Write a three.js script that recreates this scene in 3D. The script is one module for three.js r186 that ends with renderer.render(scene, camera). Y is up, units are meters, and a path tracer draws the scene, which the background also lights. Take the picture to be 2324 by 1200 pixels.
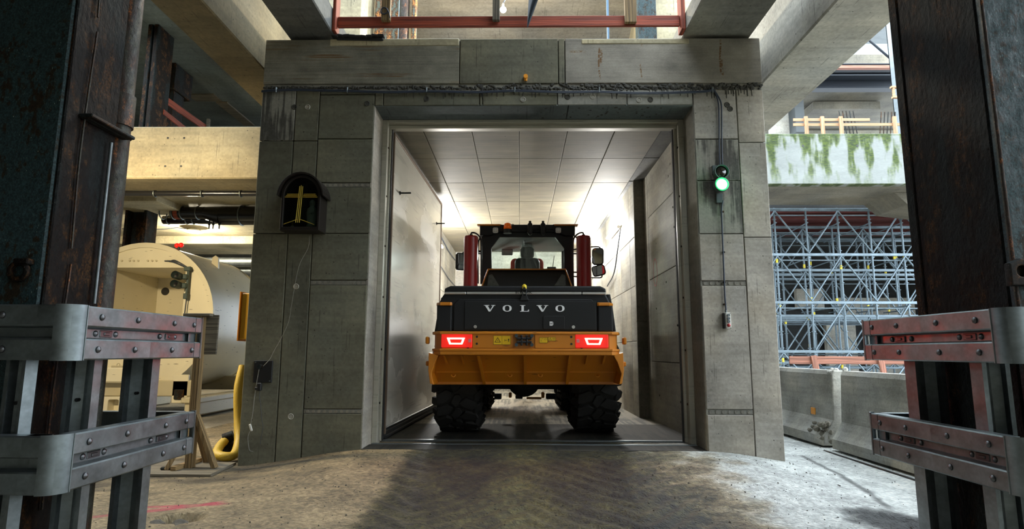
import * as THREE from 'three';
import { mergeGeometries, toCreasedNormals } from 'three/addons/utils/BufferGeometryUtils.js';
import { RectAreaLightUniformsLib } from 'three/addons/lights/RectAreaLightUniformsLib.js';
import { FontLoader } from 'three/addons/loaders/FontLoader.js';
import { TextGeometry } from 'three/addons/geometries/TextGeometry.js';
import { MarchingCubes } from 'three/addons/objects/MarchingCubes.js';

// ---------------------------------------------------------------- camera, sky, exposure
const W = 2324, H = 1200, FOCAL = 1345;
const scene = new THREE.Scene();
const camera = new THREE.PerspectiveCamera(2 * Math.atan(H / 2 / FOCAL) * 180 / Math.PI, W / H, 0.05, 300);
camera.position.set(0, 1.35, 0);
camera.rotation.order = 'YXZ';
camera.rotation.set(8.4 * Math.PI / 180, 0.77 * Math.PI / 180, 0.18 * Math.PI / 180);
camera.updateMatrixWorld(true);
const renderer = new THREE.WebGLRenderer({ antialias: true });
renderer.toneMapping = THREE.LinearToneMapping;
renderer.toneMappingExposure = 0.92;
renderer.shadowMap.enabled = true;
renderer.shadowMap.type = THREE.PCFSoftShadowMap;
RectAreaLightUniformsLib.init();

const SKY = new THREE.Color(0.80, 0.91, 1.0);
scene.background = SKY;                               // pale overcast sky, the same in every direction
scene.backgroundIntensity = 9;
scene.environmentIntensity = 1;
const L = {                                           // intensities of the lamps of the place
  tunnelTube: 9, floodWarm: 95, floodGround: 45, bulbUpper: 45, bayLamp: 60, green: 0.12, tail: 1.6,
};

// ---------------------------------------------------------------- helpers
const V = (x, y, z) => new THREE.Vector3(x, y, z);
function mulberry(seed) { return () => { seed = (seed + 0x6d2b79f5) | 0; let t = Math.imul(seed ^ (seed >>> 15), 1 | seed); t = (t + Math.imul(t ^ (t >>> 7), 61 | t)) ^ t; return ((t ^ (t >>> 14)) >>> 0) / 4294967296; }; }
const rnd = mulberry(20240611);
const rr = (a, b) => a + (b - a) * rnd();
const clamp = (x, a = 0, b = 1) => Math.min(b, Math.max(a, x));
const sstep = (a, b, x) => { const t = clamp((x - a) / (b - a)); return t * t * (3 - 2 * t); };
const lerp = (a, b, t) => a + (b - a) * t;
// a measured picture point -> the point of the place on the plane z = depth, on the plane x = X or at a height
function ray(px, py) { return V((px - W / 2) / FOCAL, -(py - H / 2) / FOCAL, -1).applyQuaternion(camera.quaternion); }
const P = (px, py, z) => { const d = ray(px, py); return camera.position.clone().addScaledVector(d, z / d.z); };
const PX = (px, py, x) => { const d = ray(px, py); return camera.position.clone().addScaledVector(d, x / d.x); };
const PY = (px, py, y) => { const d = ray(px, py); return camera.position.clone().addScaledVector(d, (y - 1.35) / d.y); };

// naming and tagging
const used = {};
function numbered(name) { const n = used[name] ?? 0; used[name] = n + 1; return n ? name + '_' + String(n).padStart(3, '0') : name; }
function tag(o, label, category, group) { o.userData.label = label; o.userData.category = category; if (group) o.userData.group = group; return o; }
function thing(name, label, category, pos = [0, 0, 0], turn = 0, group) {
  const o = new THREE.Group(); o.name = numbered(name); o.position.set(...pos); o.rotation.y = turn;
  scene.add(o); tag(o, label, category, group); o.updateMatrixWorld(true); return o;
}
function structure(name, pos = [0, 0, 0], turn = 0) { const o = new THREE.Group(); o.name = name; o.position.set(...pos); o.rotation.y = turn; o.userData.kind = 'structure'; scene.add(o); o.updateMatrixWorld(true); return o; }
const kids = new WeakMap();
function childName(parent, name) { const m = kids.get(parent) ?? {}; kids.set(parent, m); const n = m[name] ?? 0; m[name] = n + 1; return n ? name + '_' + String(n).padStart(3, '0') : name; }

// geometry helpers: all of them give geometry in place; uv in metres is laid on when a mesh is made
function plain(g) {
  let h = g.index ? g.toNonIndexed() : g;
  for (const k of Object.keys(h.attributes)) if (!['position', 'normal', 'uv'].includes(k)) h.deleteAttribute(k);
  if (!h.attributes.normal) h.computeVertexNormals();
  return h;
}
function boxUV(g, swap, ou, ov) {
  const p = g.attributes.position, n = p.count, uv = new Float32Array(n * 2), a = V(), b = V(), c = V(), e = V(), f = V();
  for (let i = 0; i < n; i += 3) {
    a.fromBufferAttribute(p, i); b.fromBufferAttribute(p, i + 1); c.fromBufferAttribute(p, i + 2);
    e.subVectors(b, a); f.subVectors(c, a); e.cross(f);
    const x = Math.abs(e.x), y = Math.abs(e.y), z = Math.abs(e.z);
    for (let k = 0; k < 3; k++) {
      const q = k === 0 ? a : k === 1 ? b : c;
      let u, v;
      if (x >= y && x >= z) { u = q.z; v = q.y; } else if (y >= z) { u = q.x; v = q.z; } else { u = q.x; v = q.y; }
      if (swap) [u, v] = [v, u];
      uv[(i + k) * 2] = u + ou; uv[(i + k) * 2 + 1] = v + ov;
    }
  }
  g.setAttribute('uv', new THREE.BufferAttribute(uv, 2));
}
function merged(list) {
  const gs = (Array.isArray(list) ? list : [list]).flat(3).map(plain);
  for (const g of gs) if (!g.attributes.uv) g.setAttribute('uv', new THREE.BufferAttribute(new Float32Array(g.attributes.position.count * 2), 2));
  return gs.length === 1 ? gs[0].clone() : mergeGeometries(gs);
}
// a mesh under a thing, from geometry given in the place's own coordinates; opt: {swap, keepUV, local, label}
function part(name, geos, mat, parent, opt = {}) {
  const g = merged(geos);
  if (!opt.keepUV) boxUV(g, opt.swap, opt.fix ? 0 : Math.floor(rnd() * 997) * 0.0137, opt.fix ? 0 : Math.floor(rnd() * 991) * 0.0173);
  if (!opt.local) { parent.updateWorldMatrix(true, false); g.applyMatrix4(parent.matrixWorld.clone().invert()); }
  const m = new THREE.Mesh(g, mat);
  m.name = childName(parent, name);
  m.castShadow = m.receiveShadow = true;
  if (opt.label) m.userData.label = opt.label;
  if (opt.stuff) m.userData.kind = 'stuff';
  parent.add(m);
  m.updateMatrixWorld(true);
  return m;
}
// the same shared geometry set at a place under a parent
function share(name, geo, mat, parent, pos, rot) {
  const m = new THREE.Mesh(geo, mat);
  m.name = childName(parent, name); m.castShadow = m.receiveShadow = true;
  parent.updateWorldMatrix(true, false);
  const M = new THREE.Matrix4().compose(pos, rot ?? new THREE.Quaternion(), V(1, 1, 1)).premultiply(parent.matrixWorld.clone().invert());
  M.decompose(m.position, m.quaternion, m.scale);
  parent.add(m); m.updateMatrixWorld(true); return m;
}
function single(name, geos, mat, label, category, opt = {}) {
  const g = merged(geos); g.computeBoundingBox();
  const c = g.boundingBox.getCenter(V()); c.y = g.boundingBox.min.y;
  if (!opt.keepUV) boxUV(g, opt.swap, rnd() * 7, rnd() * 7);
  g.translate(-c.x, -c.y, -c.z);
  const m = new THREE.Mesh(g, mat); m.name = numbered(name); m.position.copy(c); m.castShadow = m.receiveShadow = true;
  scene.add(m); if (label) tag(m, label, category, opt.group); if (opt.kind) m.userData.kind = opt.kind;
  m.updateMatrixWorld(true); return m;
}
function tri(out, a, b, c) { out.push(a, b, c); }
function fromTris(tris, outward) {
  const pos = [], e = V(), f = V(), m = V();
  for (let i = 0; i < tris.length; i += 3) {
    let [a, b, c] = [tris[i], tris[i + 1], tris[i + 2]];
    if (outward) { e.subVectors(b, a); f.subVectors(c, a); e.cross(f); m.copy(a).add(b).add(c).divideScalar(3).sub(outward); if (e.dot(m) < 0) [b, c] = [c, b]; }
    for (const q of [a, b, c]) pos.push(q.x, q.y, q.z);
  }
  const g = new THREE.BufferGeometry(); g.setAttribute('position', new THREE.Float32BufferAttribute(pos, 3)); g.computeVertexNormals(); return g;
}
// a box with chamfered edges: size, centre, turn
function cbox(w, h, d, x = 0, y = 0, z = 0, b = 0.004, rx = 0, ry = 0, rz = 0) {
  b = Math.min(b, w * 0.45, h * 0.45, d * 0.45);
  const X = w / 2, Y = h / 2, Z = d / 2, t = [], S = [-1, 1];
  const q = (a, b2, c, e) => { tri(t, a, b2, c); tri(t, a, c, e); };
  for (const s of S) {
    q(V(s * X, -Y + b, -Z + b), V(s * X, Y - b, -Z + b), V(s * X, Y - b, Z - b), V(s * X, -Y + b, Z - b));
    q(V(-X + b, s * Y, -Z + b), V(X - b, s * Y, -Z + b), V(X - b, s * Y, Z - b), V(-X + b, s * Y, Z - b));
    q(V(-X + b, -Y + b, s * Z), V(X - b, -Y + b, s * Z), V(X - b, Y - b, s * Z), V(-X + b, Y - b, s * Z));
    for (const r of S) {
      q(V(s * X, r * (Y - b), -Z + b), V(s * (X - b), r * Y, -Z + b), V(s * (X - b), r * Y, Z - b), V(s * X, r * (Y - b), Z - b));
      q(V(s * X, -Y + b, r * (Z - b)), V(s * (X - b), -Y + b, r * Z), V(s * (X - b), Y - b, r * Z), V(s * X, Y - b, r * (Z - b)));
      q(V(-X + b, s * Y, r * (Z - b)), V(-X + b, s * (Y - b), r * Z), V(X - b, s * (Y - b), r * Z), V(X - b, s * Y, r * (Z - b)));
      for (const k of S) tri(t, V(s * X, r * (Y - b), k * (Z - b)), V(s * (X - b), r * Y, k * (Z - b)), V(s * (X - b), r * (Y - b), k * Z));
    }
  }
  const g = fromTris(t, V(0, 0, 0));
  if (rx || ry || rz) g.applyMatrix4(new THREE.Matrix4().makeRotationFromEuler(new THREE.Euler(rx, ry, rz, 'YXZ')));
  return g.translate(x, y, z);
}
// box between two corners
function span(x0, y0, z0, x1, y1, z1, b = 0.004) { return cbox(Math.abs(x1 - x0), Math.abs(y1 - y0), Math.abs(z1 - z0), (x0 + x1) / 2, (y0 + y1) / 2, (z0 + z1) / 2, b); }
function cyl(a, b, r, seg = 12, r2 = r, open = false) {
  const d = V().subVectors(b, a), g = new THREE.CylinderGeometry(r2, r, d.length(), seg, 1, open);
  g.applyQuaternion(new THREE.Quaternion().setFromUnitVectors(V(0, 1, 0), d.clone().normalize()));
  return g.translate((a.x + b.x) / 2, (a.y + b.y) / 2, (a.z + b.z) / 2);
}
// square bar from a to b (w across, h in the other way)
function bar(a, b, w, h, up = V(0, 1, 0), cb = 0.003) {
  const d = V().subVectors(b, a), g = cbox(w, h, d.length(), 0, 0, 0, cb), z = d.clone().normalize();
  let u = up.clone(); if (Math.abs(u.dot(z)) > 0.98) u = V(0, 0, 1);
  const x = V().crossVectors(u, z).normalize(), y = V().crossVectors(z, x);
  g.applyMatrix4(new THREE.Matrix4().makeBasis(x, y, z));
  return g.translate((a.x + b.x) / 2, (a.y + b.y) / 2, (a.z + b.z) / 2);
}
function tube(pts, r, seg = 40, rad = 8) { return new THREE.TubeGeometry(new THREE.CatmullRomCurve3(pts, false, 'centripetal'), seg, r, rad, false); }
function shapeOf(pts, holes = []) {
  const s = new THREE.Shape(pts.map((p) => new THREE.Vector2(p[0], p[1])));
  for (const h of holes) s.holes.push(new THREE.Path(h.map((p) => new THREE.Vector2(p[0], p[1]))));
  return s;
}
// outline in x, y pushed out along z from z0 (back) to z1 (front)
function push(pts, z0, z1, bevel = 0, holes = []) {
  const d = z1 - z0, g = new THREE.ExtrudeGeometry(shapeOf(pts, holes), { depth: d - 2 * bevel, bevelEnabled: bevel > 0, bevelSize: bevel, bevelOffset: -bevel, bevelThickness: bevel, bevelSegments: 2, curveSegments: 12 });
  return g.translate(0, 0, z0 + bevel);
}
// outline in (x, -z) raised from y0 to y1
function rise(pts, y0, y1, bevel = 0, holes = []) { const g = push(pts, y0, y1, bevel, holes); return g.applyMatrix4(new THREE.Matrix4().makeBasis(V(1, 0, 0), V(0, 0, -1), V(0, 1, 0))); }
// outline in (z, y) pushed along x from x0 to x1
function side(pts, x0, x1, bevel = 0, holes = []) { const g = push(pts, x0, x1, bevel, holes); return flipped(g.applyMatrix4(new THREE.Matrix4().makeBasis(V(0, 0, 1), V(0, 1, 0), V(1, 0, 0)))); }
function flipped(g) { const h = plain(g), p = h.attributes.position.array; for (const at of Object.values(h.attributes)) { const s = at.itemSize, A = at.array; for (let i = 0; i < at.count; i += 3) for (let c = 0; c < s; c++) { const t = A[(i + 1) * s + c]; A[(i + 1) * s + c] = A[(i + 2) * s + c]; A[(i + 2) * s + c] = t; } } h.computeVertexNormals(); return h; }
function rrect(x0, y0, x1, y1, r, n = 4) {
  const o = [];
  for (const [cx, cy, a] of [[x1 - r, y1 - r, 0], [x0 + r, y1 - r, 90], [x0 + r, y0 + r, 180], [x1 - r, y0 + r, 270]])
    for (let i = 0; i <= n; i++) { const t = (a + 90 * i / n) * Math.PI / 180; o.push([cx + r * Math.cos(t), cy + r * Math.sin(t)]); }
  return o;
}
function lathe(pts, seg = 24) { return new THREE.LatheGeometry(pts.map((p) => new THREE.Vector2(p[0], p[1])), seg); }
const turned = (g, rx, ry = 0, rz = 0) => g.applyMatrix4(new THREE.Matrix4().makeRotationFromEuler(new THREE.Euler(rx, ry, rz)));
const mv = (g, p) => g.translate(p.x, p.y, p.z);

// ---------------------------------------------------------------- textures
function hash(x, y, s) { let h = (Math.imul(x, 374761393) + Math.imul(y, 668265263) + Math.imul(s, 1274126177)) | 0; h = Math.imul(h ^ (h >>> 13), 1274126177); h ^= h >>> 16; return (h >>> 0) / 4294967296; }
function vnoise(x, y, px, py, s) {
  const ix = Math.floor(x), iy = Math.floor(y), fx = x - ix, fy = y - iy, u = fx * fx * (3 - 2 * fx), v = fy * fy * (3 - 2 * fy);
  const x0 = ((ix % px) + px) % px, x1 = (x0 + 1) % px, y0 = ((iy % py) + py) % py, y1 = (y0 + 1) % py;
  return lerp(lerp(hash(x0, y0, s), hash(x1, y0, s), u), lerp(hash(x0, y1, s), hash(x1, y1, s), u), v);
}
function fbm(u, v, fx, fy, oct, s) { let a = 0.5, t = 0, n = 0; for (let i = 0; i < oct; i++) { t += a * vnoise(u * fx, v * fy, fx, fy, s + i * 17); n += a; a *= 0.55; fx *= 2; fy *= 2; } return t / n; }
function texture(w, h, fn, srgb = true) {
  const d = new Uint8Array(w * h * 4);
  for (let y = 0, i = 0; y < h; y++) for (let x = 0; x < w; x++, i += 4) {
    const c = fn((x + 0.5) / w, (y + 0.5) / h, x, y), rgb = Array.isArray(c) ? c : [c, c, c];
    d[i] = clamp(rgb[0]) * 255; d[i + 1] = clamp(rgb[1]) * 255; d[i + 2] = clamp(rgb[2]) * 255; d[i + 3] = 255;
  }
  const t = new THREE.DataTexture(d, w, h, THREE.RGBAFormat);
  t.magFilter = t.minFilter = THREE.LinearFilter; t.wrapS = t.wrapT = THREE.RepeatWrapping;
  if (srgb) t.colorSpace = THREE.SRGBColorSpace;
  t.needsUpdate = true; return t;
}
function dots(w, h, n, r0, r1, seed, long = 1) {          // a tiling field of small marks, 0..1
  const f = new Float32Array(w * h), R = mulberry(seed);
  for (let k = 0; k < n; k++) {
    const cx = R() * w, cy = R() * h, r = r0 + (r1 - r0) * R() * R(), s = 0.4 + 0.6 * R(), ry = r * long;
    for (let y = Math.floor(cy - ry); y <= cy + ry; y++) for (let x = Math.floor(cx - r); x <= cx + r; x++) {
      const q = Math.hypot((x - cx) / r, (y - cy) / ry); if (q > 1) continue;
      const i = (((y % h) + h) % h) * w + (((x % w) + w) % w); f[i] = Math.max(f[i], s * (1 - q * q));
    }
  }
  return f;
}
const rep = (t, m, my = m) => { const c = t.clone(); c.repeat.set(1 / m, 1 / my); c.needsUpdate = true; return c; };
const std = (o) => new THREE.MeshStandardMaterial(o), phys = (o) => new THREE.MeshPhysicalMaterial(o);
const lin = (r, g, b) => new THREE.Color().setRGB(r, g, b);
const hexc = (h) => new THREE.Color(h);
// ---------------------------------------------------------------- materials
const N = 1024;
const pores = dots(N, N, 420, 1, 4.5, 5), bigPores = dots(N, N, 26, 4, 11, 6), drips = dots(N, N, 60, 1.5, 4, 7, 26), specks = dots(N, N, 1600, 0.7, 2.2, 8);
const at = (f, x, y) => f[y * N + x];
const concreteTex = texture(N, N, (u, v, x, y) => {
  const big = fbm(u, v, 3, 3, 5, 11) - 0.5, board = fbm(u, v, 2, 40, 4, 12) - 0.5, fine = fbm(u, v, 96, 96, 2, 13) - 0.5, warm = fbm(u, v, 4, 4, 3, 14) - 0.5;
  let k = 0.78 + 0.50 * big + 0.15 * board + 0.12 * fine - 0.5 * at(pores, x, y) - 0.3 * at(bigPores, x, y) * fbm(u, v, 30, 30, 2, 3) - 0.26 * at(drips, x, y) * (0.4 + fbm(u, v, 20, 6, 2, 4)) + 0.05 * at(specks, x, y);
  return [k * (1.0 + 0.05 * warm), k * 0.985, k * (0.945 - 0.08 * warm)];
});
const concreteBump = texture(N, N, (u, v, x, y) => 0.6 + 0.25 * (fbm(u, v, 6, 6, 4, 21) - 0.5) + 0.2 * (fbm(u, v, 64, 64, 2, 22) - 0.5) - 0.5 * at(pores, x, y) - 0.4 * at(bigPores, x, y), false);
const stainTex = texture(N, N, (u, v, x, y) => {             // scraped, wet-stained shuttering marks
  const big = fbm(u, v, 4, 4, 5, 31), drag = fbm(u, v, 50, 3, 4, 32), m = sstep(0.46, 0.62, 0.55 * big + 0.45 * drag), fine = fbm(u, v, 90, 90, 2, 33) - 0.5;
  const k = lerp(0.76, 0.43, m) + 0.1 * fine - 0.3 * at(pores, x, y) - 0.2 * at(drips, x, y);
  return [k, k * 0.99, k * 0.95];
});
const ceilTex = texture(N, N, (u, v, x, y) => {              // board grain along u, yellowish, with scattered chips
  const warp = v + 0.03 * fbm(u, v, 4, 4, 3, 40), grain = fbm(u, warp, 3, 70, 4, 41) - 0.5, big = fbm(u, v, 3, 4, 4, 42) - 0.5;
  let k = 0.74 + 0.25 * grain + 0.2 * big - 0.5 * at(bigPores, x, y) * (fbm(u, v, 40, 40, 2, 2) > 0.5 ? 1 : 0) - 0.3 * at(pores, x, y) * 0.5;
  return [k, k * (0.98 - 0.03 * grain), k * (0.91 - 0.05 * big)];
});
const rustFleck = dots(N, N, 700, 0.8, 4, 51, 1.6);
const rustTex = texture(N, N, (u, v, x, y) => {
  const n = fbm(u, v, 5, 3, 6, 52), m = fbm(u, v, 24, 16, 4, 53), f = fbm(u, v, 120, 120, 2, 54);
  const dark = [0.15, 0.115, 0.085], blue = [0.17, 0.205, 0.215], rust = [0.42, 0.29, 0.15], pale = [1.0, 0.93, 0.75];
  const tb = sstep(0.5, 0.36, n), tr = sstep(0.52, 0.68, 0.55 * n + 0.45 * m), tp = at(rustFleck, x, y) * (m > 0.52 ? 1 : 0.15);
  return [0, 1, 2].map((c) => { let k = lerp(dark[c], blue[c], tb); k = lerp(k, rust[c], tr * (0.3 + 0.9 * f)); k *= 0.45 + 1.1 * f; return lerp(k, pale[c], tp * 0.9); });
});
const scaleTex = texture(N, N, (u, v, x, y) => {            // blue-grey mill scale with brown bites and pale flecks
  const n = fbm(u, v, 7, 5, 6, 152), m = fbm(u, v, 40, 30, 4, 153), f = fbm(u, v, 140, 140, 2, 154), b = sstep(0.55, 0.66, 0.45 * n + 0.55 * m), fl = at(rustFleck, (x * 1 + 300) % N, (y + 200) % N) * (n > 0.5 ? 1 : 0.1);
  return [0, 1, 2].map((c) => lerp(lerp([0.155, 0.20, 0.205][c] * (0.5 + f), [0.15, 0.10, 0.055][c] * (0.5 + f), b), [0.85, 0.84, 0.74][c], fl * 0.85));
});
const rustBump = texture(N, N, (u, v, x, y) => 0.5 + 0.5 * (fbm(u, v, 40, 30, 4, 55) - 0.5) + 0.3 * (fbm(u, v, 6, 4, 3, 56) - 0.5) + 0.3 * at(rustFleck, x, y), false);
const rustRough = texture(512, 512, (u, v) => 0.42 + 0.5 * fbm(u, v, 20, 14, 4, 57), false);
const galvTex = texture(512, 512, (u, v) => { const s = fbm(u, v, 22, 22, 3, 61) - 0.5, b = fbm(u, v, 3, 5, 4, 62) - 0.5, k = 0.80 + 0.12 * s + 0.22 * b; return [k * 0.98, k, k * 1.0]; });
const galvRough = texture(512, 512, (u, v) => 0.34 + 0.34 * fbm(u, v, 4, 6, 5, 63), false);
const woodTex = texture(512, 512, (u, v) => { const w = v + 0.05 * fbm(u, v, 2, 4, 3, 71), g = fbm(u, w, 2, 40, 4, 72), r = 0.5 + 0.5 * Math.sin((w * 26 + 3 * fbm(u, v, 2, 3, 2, 73)) * 6.283); const k = 0.62 + 0.62 * (g - 0.5) + 0.12 * (r - 0.5); return [k, k, k]; });
const woodBump = texture(512, 512, (u, v) => fbm(u, v + 0.05 * fbm(u, v, 2, 4, 3, 71), 2, 60, 4, 72), false);
const smudge = texture(N, N, (u, v, x, y) => { const b = fbm(u, v, 3, 3, 5, 81) - 0.5, s = fbm(u, v, 4, 30, 4, 82); const k = 0.86 + 0.12 * b - 0.05 * sstep(0.6, 0.75, s) - 0.25 * at(drips, y, x) * (b > 0.05 ? 1 : 0.2) - 0.12 * at(specks, x, y); return [k, k * 0.99, k * 0.955]; });
const smudgeRough = texture(512, 512, (u, v) => 0.17 + 0.22 * sstep(0.35, 0.75, fbm(u, v, 3, 4, 5, 83)), false);
const scuff = dots(N, N, 70, 2, 5, 91, 7);
const paintTex = texture(N, N, (u, v, x, y) => { const b = fbm(u, v, 3, 3, 4, 92) - 0.5, d = at(scuff, y, x) * (fbm(u, v, 6, 6, 2, 93) > 0.5 ? 1 : 0); const k = 0.92 + 0.1 * b - 0.5 * d; return [k, k * 0.995, k * 0.985]; });
const mossTex = texture(1024, 512, (u, v) => {               // u along the parapet, v up: green runs that start under the top edge
  const run = fbm(u, v, 26, 2, 4, 101), run2 = fbm(u, v, 60, 2, 3, 102), soft = fbm(u, v, 8, 5, 4, 103), top = sstep(0.5, 1.0, v), f = fbm(u, v, 90, 60, 2, 104) - 0.5;
  const g = clamp(sstep(0.50, 0.70, 0.62 * run + 0.25 * run2 + 0.13 * soft + 0.10 * top) * (0.25 + 0.75 * sstep(0.05, 0.6, v + 0.5 * (run - 0.5))) + sstep(0.93, 1.03, v + 0.25 * (soft - 0.5)) * 0.6);
  const k = 0.80 + 0.16 * (soft - 0.5) + 0.06 * f, white = [k, k * 1.0, k * 0.99], green = [0.36 + 0.3 * f, 0.43 + 0.3 * f, 0.17];
  return [0, 1, 2].map((c) => lerp(white[c], green[c], g));
});
const tyreBump = texture(256, 256, (u, v) => fbm(u, v, 30, 30, 3, 111), false);

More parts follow.
